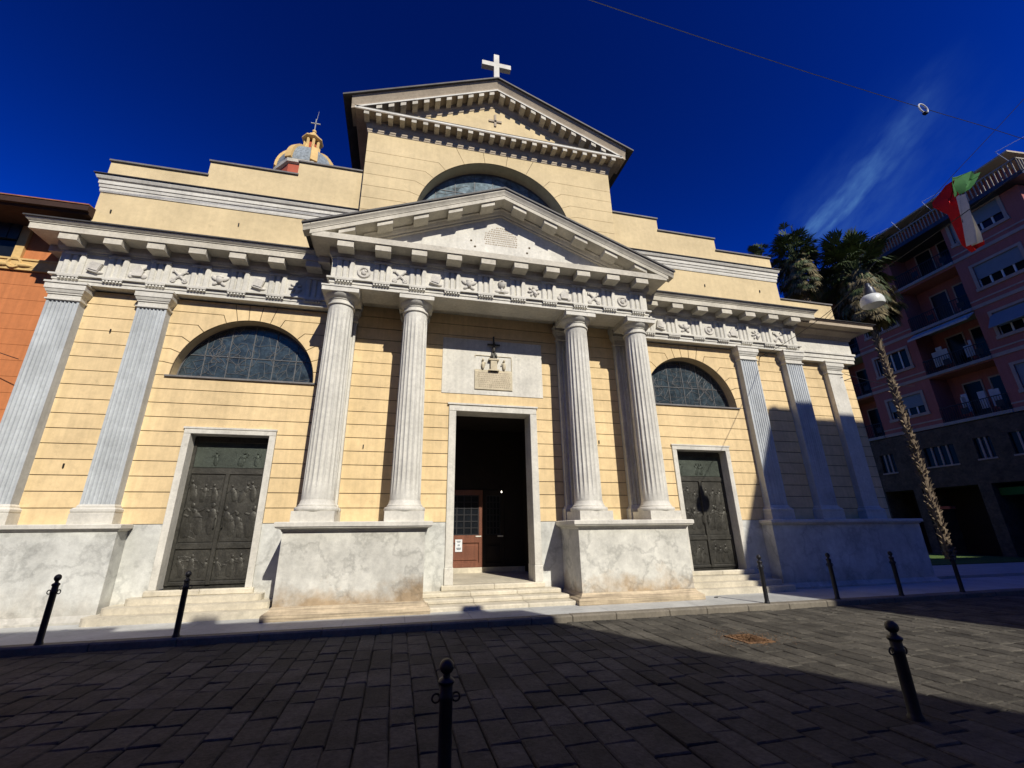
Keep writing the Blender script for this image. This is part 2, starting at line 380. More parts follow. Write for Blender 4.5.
for k in range(16):
    z0, z1 = zc(k), zc(k + 1)
    if z1 < PZ1 + .05: wallp.append(rect(-4.44, -PX, z0, z1)); wallp.append(rect(PX, 4.44, z0, z1))
    else: wallp.append(rect(-4.44, 4.44, z0, z1))
    for sg in (1, -1):
        if z1 < DZ1 + .05: wallp.append(rect(*sorted((sg * 4.44, sg * DX0)), z0, z1)); wallp.append(rect(*sorted((sg * DX1, sg * 11.5)), z0, z1))
        elif z0 < DZ1 - .05:
            wallp.append([(sg * a_, b_) for a_, b_ in ((4.44, z0), (DX0, z0), (DX0, DZ1), (DX1, DZ1), (DX1, z0), (11.5, z0), (11.5, z1), (4.44, z1))])
        elif k < 10: wallp.append(rect(*sorted((sg * 4.44, sg * 11.5)), z0, z1))
for sg in (1, -1):
    xs = sorted((sg * 4.44, sg * 11.5))
    wallp += lunette_courses(sg * LX, LZ, LR, 10, xs[0], xs[1], [zc(10 + j) for j in range(7)])
wallp.append(rect(-4.6, 4.6, zc(16), zc(17)))
def coursed(name, polys, y, m, ydepth=.03, ins=.010, back=.9):
    a = MB(); b = MB()
    for p in polys:
        a.prism(inset(p, ins), y, y + ydepth); b.prism(p, y + ydepth - .004, y + back)
    o = a.build(name, m, ch); bo = b.build('wall_core', m_groove, ch); return o
coursed('wall', wallp, 0, m_yel)
# P3 block at the right end, set back
p3 = []
for k in range(16): p3.append(rect(11.5, 14.36, zc(k), zc(k + 1)))
coursed('wall', p3, .3, m_yel)
MB().box(11.51, 14.37, 1.19, 14, G, 9.6).box(-11.5, -10.9, .9, 14, G, 9.3).build('side_wall', m_yel, ch)
# dado
dd = MB()
for a, b in ((-11.5, -DX1), (-DX0, -PX), (PX, DX0), (DX1, 11.5)):
    n = max(1, round((b - a) / 1.9))
    for i in range(n): dd.box(a + (b - a) * i / n + .002, a + (b - a) * (i + 1) / n - .002, .0, .9, G - .2, ZD - .003)
dd.box(11.5, 14.38, .29, .9, G - .2, ZD - .003)
build_split(dd, 'dado_panel', m_dado, ch)

# side plinths under the pilasters, with a moulded ledge
LED = [(0, ZD - .16), (.02, ZD - .14), (.05, ZD - .10), (.09, ZD - .085), (.09, ZD - .01), (.06, ZD + .005), (0, ZD + .005)]
def plinth(path, inner_y, name='plinth'):
    b = MB(); base = MB(); led = MB()
    xs = [p[0] for p in path]; ys = [p[1] for p in path]
    x0, x1, yf = min(xs), max(xs), min(ys)
    b.box(x0, x1, yf, inner_y, G - .2, ZD - .16)
    led.sweep(path, [(-.5 if 0 else -.02, ZD - .16)] + LED[1:-1] + [(-.02, ZD + .005)])
    led.box(x0 + .01, x1 - .01, yf + .01, inner_y, ZD - .16, ZD + .003)
    base.sweep(path, [(-.02, G - .1), (.10, G - .1), (.10, G + .04), (.05, G + .09), (.012, G + .15), (-.02, G + .15)])
    o = b.build(name, m_dado, ch); led.build('ledge', m_mar, o); base.build('base_course', m_dado, o)
plinth([(-11.72, .3), (-11.72, -.41), (-8.58, -.41), (-8.58, -.02)], .3)
plinth([(8.62, -.02), (8.62, -.41), (14.5, -.41), (14.5, 1.2)], .6)

# portico pedestals
for sg in (-1, 1):
    x0, x1 = sorted((sg * 1.923, sg * 5.029))
    path = [(x0, -.003), (x0, -1.238), (x1, -1.238), (x1, -.003)]
    b = MB(); b.box(x0, x1, -1.238, -.002, .09, 1.62)
    o = b.build('pedestal', m_ped, ch)
    ld_ = MB(); ld_.sweep(path, [(-.02, 1.58), (.012, 1.585), (.04, 1.64), (.135, 1.67), (.135, 1.69), (.16, 1.70), (.16, 1.785), (.13, 1.80), (-.02, 1.80)])
    ld_.box(x0 + .01, x1 - .01, -1.228, -.002, 1.6, 1.798)
    ld_.build('ledge', m_mar, o)
    bb = MB(); bb.sweep(path, [(-.02, G - .1), (.165, G - .1), (.165, -.04), (.15, -.02), (.11, .0), (.05, .04), (.012, .10), (-.02, .10)])
    bb.build('base_course', m_pedb, o)

# columns
def shaft(mb, cx, cy, z0, z1, r0, r1, nf=20, sub=7):
    secs = []; K = 10
    for k in range(K + 1):
        u = k / K; z = z0 + (z1 - z0) * u; r = r0 + (r1 - r0) * (u ** 1.25); ring = []
        dep = .075 * (0 if k == 0 or k == K else 1)
        for i in range(nf * sub):
            ph = (i % sub) / sub; d = 0 if ph < .12 else math.sin(pi * (ph - .12) / .88) ** .7
            t = 2 * pi * i / (nf * sub); q = r * (1 - dep * d); ring.append((cx + q * math.cos(t), cy + q * math.sin(t), z))
        secs.append(ring)
    # sharp ends of the flutes
    z = lambda k: secs[k][0][2]
    s0 = [(cx + (p[0] - cx), cy + (p[1] - cy), z0 + .05) for p in secs[0]]; s1 = [(p[0], p[1], z1 - .05) for p in secs[-1]]
    secs = [secs[0], s0] + [[(p[0], p[1], max(z0 + .09, p[2])) for p in secs[1]]] + secs[2:-2] + [[(p[0], p[1], min(z1 - .09, p[2])) for p in secs[-2]], s1, secs[-1]]
    mb.loft(secs)
CY = -.85
for cx in (-4.44, -2.428, 2.428, 4.44):
    c = MB().box(cx - .46, cx + .46, CY - .46, CY + .46, 1.796, 2.03).build('column', m_mar, ch); c.name = 'column'
    MB().lathe([(.40, 2.028), (.475, 2.03), (.495, 2.06), (.495, 2.10), (.475, 2.13), (.43, 2.14), (.43, 2.17), (.40, 2.20), (.378, 2.29), (.30, 2.30)], cx, CY, 40).build('base', m_mar, c, True)
    q = MB(); shaft(q, cx, CY, 2.27, 7.36, .372, .325); q.build('shaft', m_marc, c)
    q = MB(); q.lathe([(.30, 7.35), (.33, 7.352), (.36, 7.365), (.365, 7.385), (.36, 7.405), (.332, 7.415), (.328, 7.50), (.35, 7.51), (.35, 7.53), (.36, 7.535), (.40, 7.57), (.445, 7.62), (.46, 7.665), (.40, 7.67)], cx, CY, 40)
    q.build('echinus', m_mar, c, True)
    MB().box(cx - .472, cx + .472, CY - .472, CY + .472, 7.662, 7.79).box(cx - .49, cx + .49, CY - .49, CY + .49, 7.79, 7.832).build('abacus', m_mar, c)
    # matching pilaster on the wall behind
def pil_shaft(mb, x0, x1, yf, yb, z0, z1, nf):
    w = x1 - x0; m_ = .06 * w; cell = (w - 2 * m_) / nf if nf else 0
    pts = [(x0, yb), (x0, yf)]
    for i in range(nf):
        a = x0 + m_ + cell * i; fl = cell * .14
        pts.append((a + fl, yf))
        for j in range(1, 5):
            t = pi * j / 5; pts.append((a + cell / 2 - math.cos(t) * (cell / 2 - fl), yf + math.sin(t) * cell * .34))
        pts.append((a + cell - fl, yf))
    pts += [(x1, yf), (x1, yb)]
    mb.prism(pts, z0, z1, 'z')
def pilaster(x0, x1, yf, yb, ztop, nf, m1, m2, zb=1.795):
    p = MB(); cx = (x0 + x1) / 2
    pth = lambda e: [(x0, yb), (x0, yf), (x1, yf), (x1, yb)]
    if nf: p.box(x0 + .001, x1 - .001, yf + .05, yb, zb, ztop); pil_shaft(p, x0, x1, yf, yb, zb + .43, ztop - .5, nf)
    else: p.box(x0, x1, yf, yb, zb, ztop)
    o = p.build('pilaster', m1, ch)
    b = MB(); b.sweep(pth(0), [(-.02, zb), (.09, zb), (.09, zb + .23), (.08, zb + .23), (.08, zb + .25), (.09, zb + .27), (.09, zb + .32), (.06, zb + .35), (.03, zb + .36), (.03, zb + .39), (.003, zb + .43), (-.02, zb + .43)])
    b.build('base', m2, o)
    t = ztop
    cpt = MB(); cpt.sweep(pth(0), [(-.02, t - .5), (.004, t - .5), (.035, t - .485), (.035, t - .45), (.006, t - .435), (.006, t - .33), (.03, t - .325), (.03, t - .30), (.05, t - .28), (.075, t - .21), (.09, t - .20), (.09, t - .06), (.115, t - .05), (.115, t - .001), (-.02, t - .001)])
    cpt.build('capital', m2, o)
pilaster(-11.507, -10.807, -.237, .02, 7.68, 7, m_marp, m_mar)
pilaster(-9.538, -8.861, -.237, .02, 7.68, 7, m_marp, m_mar)
pilaster(8.861, 9.538, -.237, .02, 7.68, 7, m_marp, m_mar)
pilaster(10.807, 11.507, -.237, .4, 7.68, 7, m_marp, m_mar)
pilaster(13.03, 13.70, .10, .32, 7.56, 0, m_mar, m_mar)
for cx in (-4.44, -2.428, 2.428, 4.44): pilaster(cx - .35, cx + .35, -.16, .02, 7.832, 5, m_marc, m_mar, 1.80)

# entablatures
EX, EY = 4.746, -1.252
def arch_prof(o, b): return [(-b, o), (0, o), (0, o + .09), (.022, o + .10), (.022, o + .195), (.085, o + .20), (.085, o + .25), (-b, o + .25)]
pp = [(-EX, .02), (-EX, EY), (EX, EY), (EX, .02)]
ent = MB(); ent.sweep(pp, arch_prof(7.834, .78)); ar = ent.build('architrave', m_mar, ch)
MB().box(-EX + .76, EX - .76, EY + .76, .02, 7.98, 8.05).build('portico_ceiling', m_cor, ch)
def triglyph(mb, xc, yf, z0, z1, w=.47):
    # cross-section with three shanks
    pts = [(-w / 2, .02), (-w / 2, -.02)]
    a = w / 6
    for i in range(3):
        c = -w / 2 + a * (2 * i + 1); pts += [(c - a * .55, -.048), (c + a * .55, -.048)]
        if i < 2: pts += [(c + a * .95, -.005), (c + a * 1.05, -.005)]
    pts += [(w / 2, -.02), (w / 2, .02)]
    mb.prism([(xc + p[0], yf + p[1]) for p in pts], z0, z1 - .06, 'z')
    mb.box(xc - w / 2 - .005, xc + w / 2 + .005, yf - .068, yf + .02, z1 - .06, z1)
def regula(mb, xc, yf, zt, w=.46):
    mb.box(xc - w / 2, xc + w / 2, yf - .062, yf + .01, zt - .03, zt)
    for i in range(6):
        x = xc - w / 2 + w / 6 * (i + .5)
        mb.loft([[(x + sx * r, yf - .03 + sy * r, z) for sx, sy in ((-1, -1), (1, -1), (1, 1), (-1, 1))] for r, z in ((.027, zt - .085), (.016, zt - .029))])
fr = MB(); fr.sweep(pp, [(-.5, 8.085), (0, 8.085), (0, 8.74), (-.5, 8.74)])
reg = MB()
for k in range(10):
    xx = -4.388 + .975 * k; triglyph(fr, xx, EY, 8.085, 8.70); reg = MB(); regula(reg, xx, EY - .02, 8.034); reg.build('guttae', m_mar, ar)
fr.build('frieze', m_mar, ch)
def cornice(mb, path, z, proj=.5, cyma=True, bedz=.28, wd=.8):
    b = [(-.1, z - .34), (.03, z - .33), (.03, z - .29), (.06, z - .27), (.09, z - .20), (.10, z - .05), (proj, z - .045), (proj, z + .128)]
    if cyma: b += [(proj + .02, z + .13), (proj + .02, z + .15), (proj + .035, z + .16), (proj + .07, z + .20), (proj + .085, z + .225), (proj + .085, z + .24), (-wd, z + .33)]
    else: b += [(proj - .02, z + .14), (-.1, z + .19)]
    b += [(-wd if cyma else -.1, z - .30)]
    mb.sweep(path, b)
co = MB(); cornice(co, pp, 9.022, .5, False)
mu = MB()
for k in range(10):
    xx = -4.388 + .975 * k; mu.bbox(xx - .21, xx + .21, EY - .465, EY - .12, 8.79, 8.98, .006)
for sg in (-1, 1):
    yy = -.65; a, b = sorted((sg * (EX + .15), sg * (EX + .46))); mu.box(a, b, yy - .2, yy + .2, 8.79, 8.98)
co_o = co.build('portico_cornice', m_cor, ch); build_split(mu, 'mutule', m_cor, co_o)
# side entablatures (slightly lower)
SO = -.12
sidel = [(-11.54, 1.0), (-11.54, -.237), (-4.7, -.237)]
sider = [(4.7, -.237), (11.54, -.237), (11.54, 1.0)]
for pth, sg in ((sidel, -1), (sider, 1)):
    a = MB(); a.sweep(pth, arch_prof(7.68, .3)); ao = a.build('architrave', m_mar, ch)
    f_ = MB(); f_.sweep(pth, [(-.3, 7.925), (0, 7.925), (0, 8.64), (-.3, 8.64)])
    r_ = MB(); m_ = MB(); c_ = MB()
    for k in range(7):
        xx = sg * (5.345 + .975 * k)
        triglyph(f_, xx, -.237, 7.925, 8.58); r_ = MB(); regula(r_, xx, -.257, 7.88); r_.build('guttae', m_mar, ao)
        m_.bbox(xx - .205, xx + .205, -.237 - .465, -.237 - .12, 8.69, 8.885, .006)
    xe = sg * 11.54
    for yy in (.15,):
        q = sorted((xe + sg * .15, xe + sg * .46)); m_.box(q[0], q[1], yy - .2, yy + .2, 8.69, 8.885)
    cornice(c_, pth, 8.922, .5, True)
    f_.build('frieze', m_mar, ch)
    oo = c_.build('cornice', m_cor, ch); build_split(m_, 'mutule', m_cor, oo)
    l_ = MB(); l_.sweep(pth, [(-.9, 9.258), (.585, 9.165), (.62, 9.165), (.62, 9.20), (-.9, 9.285)]); l_.build('flashing', m_lead, oo)
# P3 block entablature, plain
p3p = [(11.52, .10), (14.47, .10), (14.47, 8)]
q = MB(); q.sweep(p3p, [(-.4, 7.56), (0, 7.56), (0, 7.70), (.03, 7.71), (.03, 7.86), (.07, 7.87), (.07, 7.95), (0, 7.96), (0, 8.50), (-.4, 8.50)]); q.build('architrave', m_mar, ch)
q = MB(); q.sweep(p3p, [(-.4, 8.50), (.04, 8.51), (.10, 8.62), (.16, 8.66), (.30, 8.74), (.34, 8.80), (.60, 8.82), (.60, 8.93), (.66, 8.98), (.66, 9.0), (-.4, 9.12)]); oo = q.build('cornice', m_bro, ch)
q = MB(); q.sweep(p3p, [(-.4, 9.13), (.67, 9.005), (.69, 9.005), (.69, 9.02), (-.4, 9.15)]); q.build('flashing', m_lead, oo)
q = MB(); q.box(11.2, 14.42, .32, 14, 9.0, 10.25); q.build('parapet', m_yel2, ch)
MB().box(11.1, 14.47, .27, 14, 10.25, 10.30).build('coping', m_cop, ch)

# metope carvings, all different
def carve(i, x, y, z):
    b = MB(); r = .19; i = i % 7
    if i == 0:
        b.torus((x, y - .02, z), r * .8, .045, 'y', 18, 6); b.ell((x, y - .02, z), (.08, .06, .10)); b.ell((x + .04, y - .04, z + .04), (.05, .05, .05))
    elif i == 1:
        for s in (-1, 1):
            b.tube((x - s * .17, y - .03, z - .17), (x + s * .16, y - .05, z + .16), .032, .032, 6); b.torus((x - s * .15, y - .03, z - .15), .055, .022, 'y', 10, 5); b.box(x + s * .16 - .05, x + s * .16 + .05, y - .06, y, z + .11, z + .2)
        b.ell((x, y, z), (.09, .06, .09))
    elif i == 2:
        p = [(-.17, -.12), (.10, -.19), (.18, .10), (-.10, .17)]; b.prism([(x + a, z + c) for a, c in p], y - .12, y + .01); b.prism([(x + a * .8 + .02, z + c * .8 + .01) for a, c in p], y - .15, y - .10); b.ell((x + .1, y - .02, z - .15), (.12, .05, .05))
    elif i == 3:
        b.ell((x, y - .05, z), (.10, .10, .12)); b.ell((x, y - .05, z + .09), (.11, .08, .06))
        for s in (-1, 1): b.ell((x + s * .13, y - .03, z + .05), (.13, .045, .07), rot=s * .6); b.ell((x + s * .1, y - .03, z - .12), (.09, .04, .05), rot=-s * .6)
    elif i == 4:
        b.lathe([(.10, z - .19), (.10, z - .16), (.03, z - .12), (.03, z - .02), (.11, z + .04), (.13, z + .15), (.10, z + .15)], x, y - .03, 14); b.ell((x - .14, y - .01, z - .12), (.09, .03, .06)); b.ell((x + .14, y - .01, z - .12), (.09, .03, .06)); b.torus((x, y - .03, z + .19), .07, .02, 'y', 12, 5)
    elif i == 5:
        b.prism([(x - .12, z - .15), (x + .12, z - .15), (x + .15, z + .02), (x, z + .2), (x - .15, z + .02)], y - .09, y + .01); b.tube((x - .19, y - .03, z - .17), (x + .18, y - .06, z + .14), .025, .025, 6)
        for s in (-1, 1): b.ell((x + s * .15, y - .02, z - .12), (.09, .04, .09), rot=s * .5)
    else:
        for k in range(7):
            t = 2 * pi * k / 7 + i; b.ell((x + .13 * math.cos(t), y - .03, z + .13 * math.sin(t)), (.075, .05, .04), rot=t)
        b.ell((x, y - .05, z), (.07, .06, .07)); b.ell((x + .05, y - .06, z - .06), (.06, .05, .1), rot=.7)
    b.v = [(x + (p[0] - x) *   .94, y + (p[1] - y) * .65, z + .01 + (p[2] - z) * .94) for p in b.v]
    b.build('metope_relief', m_rel, ch, True)
for k in range(9): carve([0, 1, 2, 3, 4, 6, 5, 1, 0][k], -3.9 + .975 * k, EY, 8.33)
for k in range(6):
    carve([6, 2, 3, 1, 5, 2][k], -(5.832 + .975 * k), -.237, 8.2); carve([2, 3, 0, 5, 6, 1][k], 5.832 + .975 * k, -.237, 8.2)

# pediments
def rake(mb, prof, x0, z0, x1, z1):
    for sg in (-1, 1):
        mb.loft([[(sg * x0, y, z0 + d) for y, d in prof], [(sg * x1, y, z1 + d) for y, d in prof]])
Xp, Zp, Za = 5.474, 9.301, 11.497
zt = lambda x, X=Xp, a=Zp, b=Za: b + (a - b) * abs(x) / X
MB().prism([(-4.6, 9.10), (4.6, 9.10), (0, 10.97)], -1.19, -.9).build('tympanum', m_mar, ch)
r_ = MB(); rake(r_, [(-1.76, -.35), (-1.76, -.225), (-1.775, -.22), (-1.775, -.20), (-1.80, -.15), (-1.835, -.10), (-1.835, -.055), (-1.835, -.03), (-.3, -.03), (-.3, -.35)], 5.30, zt(5.30), 0, Za)
rake(r_, [(-1.775, -.221), (-1.80, -.15), (-1.835, -.10), (-1.835, -.031), (-1.5, -.031), (-1.5, -.221)], Xp, Zp, 5.29, zt(5.29))
ro = r_.build('raking_cornice', m_cor, ch)
r_ = MB(); rake(r_, [(-1.16, -.30), (-1.38, -.34), (-1.38, -.40), (-1.34, -.42), (-1.29, -.50), (-1.25, -.52), (-1.25, -.57), (-1.16, -.58)], 4.0, zt(4.0), 0, Za); r_.build('bed_mould', m_cor, ro)
r_ = MB()
for k in range(5):
    for sg in (-1, 1):
        x0, x1 = .29 + .975 * k, .70 + .975 * k
        if zt(x1) - .45 < 9.12: continue
        r_.loft([[(sg * x0, y, zt(x0) + d) for y, d in ((-1.715, -.345), (-1.715, -.475), (-1.37, -.475), (-1.37, -.345))], [(sg * x1, y, zt(x1) + d) for y, d in ((-1.715, -.345), (-1.715, -.475), (-1.37, -.475), (-1.37, -.345))]])
build_split(r_, 'mutule', m_cor, ro)
r_ = MB(); rake(r_, [(-1.875, -.045), (-1.875, .012), (-.3, .012), (-.3, -.029), (-1.84, -.029), (-1.84, -.045)], Xp + .03, Zp - .012, 0, Za); r_.build('flashing', m_lead, ro)
MB().prism([(-5.2, 9.2), (5.2, 9.2), (0, 11.3)], -.95, -.28).build('pediment_core', m_yel2, ch)

# attic with stepped parapet
MB().box(-11.14, 11.18, -.30, 14, 9.15, 10.72).build('attic_wall', m_yel2, ch)
q = MB(); q.sweep([(-11.14, 1.5), (-11.14, -.30), (11.18, -.30), (11.18, 1.5)], [(-.5, 10.55), (.02, 10.55), (.03, 10.60), (.03, 10.68), (.05, 10.69), (.06, 10.78), (.08, 10.79), (.08, 10.90), (.12, 10.93), (.15, 11.0), (.15, 11.04), (-.5, 11.08)]); oo = q.build('attic_cornice', m_mar, ch)
q = MB(); q.sweep([(-11.14, 1.5), (-11.14, -.30), (11.18, -.30), (11.18, 1.5)], [(-.5, 11.085), (.16, 11.045), (.19, 11.045), (.19, 11.065), (-.5, 11.105)]); q.build('flashing', m_lead, oo)
q = MB(); cp = MB()
for a, b, z in ((11.13, 8.70, 11.62), (8.70, 6.29, 12.14), (6.29, 4.30, 12.66)):
    for sg in (-1, 1):
        x0, x1 = sorted((sg * a, sg * b)); q.box(x0, x1, -.31, .1, 10.9, z); cp.box(x0 - .03, x1 + .03, -.36, .15, z, z + .05)
build_split(q, 'parapet', m_yel2, ch); build_split(cp, 'coping', m_cop, ch)
MB().box(-11.1, 11.1, .1, 14, 10.6, 11.2).build('aisle_roof', m_lead, ch)

# nave front with its lunette
NX, NY = 4.316, -.58
NZ, NR, NB = 11.02, 2.66, .37
npol = []
zs = [NZ + .37 * j for j in range(5)] + [0, 0]
zs[5] = NZ + .37 * 6; zs[5] = NZ + 2.22; zs[6] = 14.12
zs = [NZ, NZ + .46, NZ + .92, NZ + 1.38, NZ + 1.84, NZ + 2.30, 14.12]
npol += lunette_courses(0, NZ, NR, 0, -NX, NX, zs, 5, .36)
for j in range(5): npol.append(rect(-NX, NX, NZ - .46 * (j + 1), NZ - .46 * j))
# split the courses with a few vertical joints
np2 = []
for p in npol:
    np2.append(p)
a = MB(); b = MB()
for p in np2:
    a.prism(inset(p, .007), NY, NY + .03); b.prism(p, NY + .026, NY + .6)
a.build('nave_wall', m_yel2, ch); b.build('wall_core', m_groove, ch)
MB().box(-NX, -NX + .4, NY + .6, 24, 8.6, 14.2).box(NX - .4, NX, NY + .6, 24, 8.6, 14.2).box(-NX, NX, NY + .6, NY + .9, 14.0, 14.8).build('nave_side_wall', m_yel2, ch)
# nave cornice and pediment
npath = [(-NX, 24), (-NX, NY), (NX, NY), (NX, 24)]
q = MB(); q.sweep(npath, [(-.2, 14.11), (.015, 14.11), (.02, 14.17), (.035, 14.18), (.035, 14.26), (.05, 14.28), (.075, 14.36), (.075, 14.56), (.42, 14.565), (.425, 14.60), (.42, 14.655), (.40, 14.66), (-.2, 14.76)])
no = q.build('nave_cornice', m_bro, ch)
q = MB(); q.sweep([(-NX, 2), (-NX, NY), (NX, NY), (NX, 2)], [(.3, 14.592), (.432, 14.592), (.432, 14.662), (.3, 14.67)]); q.build('white_fillet', m_mar, no)
q = MB(); xx = -4.56
for k in range(24):
    xx = -4.378 + .3807 * k; q.box(xx - .08, xx + .08, NY - .40, NY - .06, 14.44, 14.566)
build_split(q, 'dentil', m_cor, no)
q = MB(); q.sweep([(-NX, 2), (-NX, NY), (NX, NY), (NX, 2)], [(-.1, 14.775), (.425, 14.668), (.44, 14.668), (.44, 14.68), (-.1, 14.79)]); q.build('flashing', m_lead, no)
Xn, Zn, Zna = 5.119, 14.884, 17.13
zn = lambda x: Zna + (Zn - Zna) * abs(x) / Xn
MB().prism([(-4.0, 14.7), (4.0, 14.7), (0, 16.42)], NY - .0, NY + .3).build('nave_tympanum', m_yel2, ch)
q = MB(); rake(q, [(-1.0, -.46), (-1.0, -.40), (-1.01, -.33), (-1.05, -.22), (-1.09, -.13), (-1.12, -.05), (-.3, -.05), (-.3, -.46)], 4.85, zn(4.85), 0, Zna); ro = q.build('nave_raking_cornice', m_bro, ch)
q = MB(); rake(q, [(-1.012, -.452), (-1.012, -.39), (-.9, -.39), (-.9, -.452)], 4.70, zn(4.70), 0, Zna); q.build('white_fillet', m_mar, ro)
q = MB(); rake(q, [(NY + .05, -.44), (NY - .07, -.46), (NY - .07, -.60), (NY - .04, -.66), (NY - .03, -.72), (NY - .02, -.80), (NY + .05, -.80)], 4.3, zn(4.3), 0, Zna); q.build('bed_mould', m_bro, ro)
q = MB()
for k in range(12):
    for sg in (-1, 1):
        x0, x1 = .11 + .3807 * k, .285 + .3807 * k
        if zn(x1) - .58 < 14.75: continue
        pr = ((NY - .405, -.455), (NY - .405, -.60), (NY - .06, -.60), (NY - .06, -.455))
        q.loft([[(sg * x0, y, zn(x0) + d) for y, d in pr], [(sg * x1, y, zn(x1) + d) for y, d in pr]])
build_split(q, 'dentil', m_cor, ro)
q = MB(); rake(q, [(-1.19, -.06), (-1.19, 0), (24, 0), (24, -.06)], Xn, Zn, 0, Zna); q.build('nave_roof', m_lead, ch)
# small cross inlaid in the nave tympanum
MB().box(-.04, .04, NY - .04, NY, 15.42, 15.98).box(-.24, .24, NY - .04, NY, 15.62, 15.70).build('carved_cross', m_bro, ch)
# stone cross on the ridge
q = MB(); q.box(-.15, .15, -.95, -.70, 17.05, 17.3).box(-.10, .10, -.92, -.74, 17.3, 18.66).box(-.55, -.10, -.92, -.74, 18.02, 18.23).box(.10, .55, -.92, -.74, 18.02, 18.23)
q.build('ridge_cross', m_mar, ch)

# lunette windows
def lunette(cx, cz, r, y, mg, seed, nv, hz, rich=True):
    rnd = random.Random(seed)
    n = 40
    fr_ = MB(); o = MB(); pts = arc(cx, cz, r, 0, pi, n)
    o.prism(pts, y, y + .02); win = o.build('lunette_window', mg, ch)
    c_ = MB()
    def line(p, q_, w):
        c_.tube((p[0], y - .008, p[1]), (q_[0], y - .008, q_[1]), w, w, 4)
    inside = lambda p: (p[0] - cx) ** 2 + (p[1] - cz) ** 2 < (r * .985) ** 2 and p[1] > cz + .02
    for i in range(1, nv):
        x = cx - r + 2 * r * i / nv; line((x, cz), (x, cz + math.sqrt(r * r - (x - cx) ** 2)), .014)
    for h in hz:
        w = math.sqrt(r * r - (h * r) ** 2); line((cx - w, cz + h * r), (cx + w, cz + h * r), .014)
    c_.path([(p[0], y - .008, p[1]) for p in arc(cx, cz, r * .99, 0, pi, 30)], .03, 4); line((cx - r, cz + .015), (cx + r, cz + .015), .03)
    bars = c_.build('window_bars', m_came, win)
    c_ = MB()
    # leading: crazed pieces plus figure-like curves
    step = r / 9
    grid = {}
    for i in range(-10, 11):
        for j in range(0, 10): grid[i, j] = (cx + (i + rnd.uniform(-.42, .42)) * step, cz + (j + rnd.uniform(-.42, .42)) * step)
    for (i, j), p in grid.items():
        for q_ in ((i + 1, j), (i, j + 1)) + (((i + 1, j + 1),) if rnd.random() < .25 else ()):
            if q_ in grid and rnd.random() < (.72 if rich else .35) and inside(p) and inside(grid[q_]): line(p, grid[q_], .0055)
    if rich:
        for k in range(9):
            bx = cx + rnd.uniform(-.6, .6) * r; bz = cz + rnd.uniform(.1, .45) * r; pr = None
            for t in range(8):
                q_ = (bx + math.sin(t * .9 + k) * .10 * r * (1 - t / 14), bz + t * .055 * r)
                if pr and inside(pr) and inside(q_): line(pr, q_, .008)
                pr = q_
    c_.build('window_leading', m_came, win)
    return win
for sg in (-1, 1):
    lunette(sg * LX, LZ, LR, .34, m_glass, 5 + sg, 6, (.42,))
    q = MB(); n = 40
    po_ = arc(sg * LX, LZ, LR - .006, 0, pi, n)
    q.loft([[(p[0], .02, p[1]) for p in po_], [(p[0], .9, p[1]) for p in po_]], cap=False, closed=False); q.build('lunette_reveal', m_yel, ch)
    MB().bbox(sg * LX - 1.82, sg * LX + 1.82, -.05, .34, LZ - .045, LZ + .008, .006).build('window_sill', m_cop, ch)
lunette(0, NZ, NR, NY + .5, m_glassb, 21, 8, (.3, .62), False)
q = MB(); po_ = arc(0, NZ, NR - .006, 0, pi, 40); q.loft([[(p[0], NY + .02, p[1]) for p in po_], [(p[0], NY + .6, p[1]) for p in po_]], cap=False, closed=False); q.build('lunette_reveal', m_yel2, ch)

# side doors of bronze with relief panels
def figure(b, x, y, z, h, rnd):
    v0 = len(b.v)
    lean = rnd.uniform(-.25, .25)
    b.ell((x, y, z + h * .30), (h * .15, .035, h * .34), rot=lean); b.ell((x - lean * h * .5, y - .005, z + h * .55), (h * .11, .035, h * .16), rot=lean)
    b.ell((x - lean * h * .75, y - .015, z + h * .80), (h * .058, .045, h * .075))
    for s in (-1, 1):
        sh = (x - lean * h * .55 + s * h * .1, y - .02, z + h * .63); el = (sh[0] + s * rnd.uniform(.05, .14) * h, y - .035, sh[2] + rnd.uniform(-.18, .1) * h); hd = (el[0] + rnd.uniform(-.1, .12) * h * s, y - .04, el[2] + rnd.uniform(-.12, .16) * h)
        b.tube(sh, el, h * .035, h * .03, 6); b.tube(el, hd, h * .03, h * .022, 6)
    for k in range(5):
        u = rnd.uniform(-.1, .1) * h; b.tube((x + u, y - .03, z + h * .02), (x + u * .6 - lean * h * .3, y - .035, z + h * rnd.uniform(.3, .5)), h * .014, h * .01, 4)
    b.v[v0:] = [(p[0], y + (p[1] - y) * .6, p[2]) for p in b.v[v0:]]
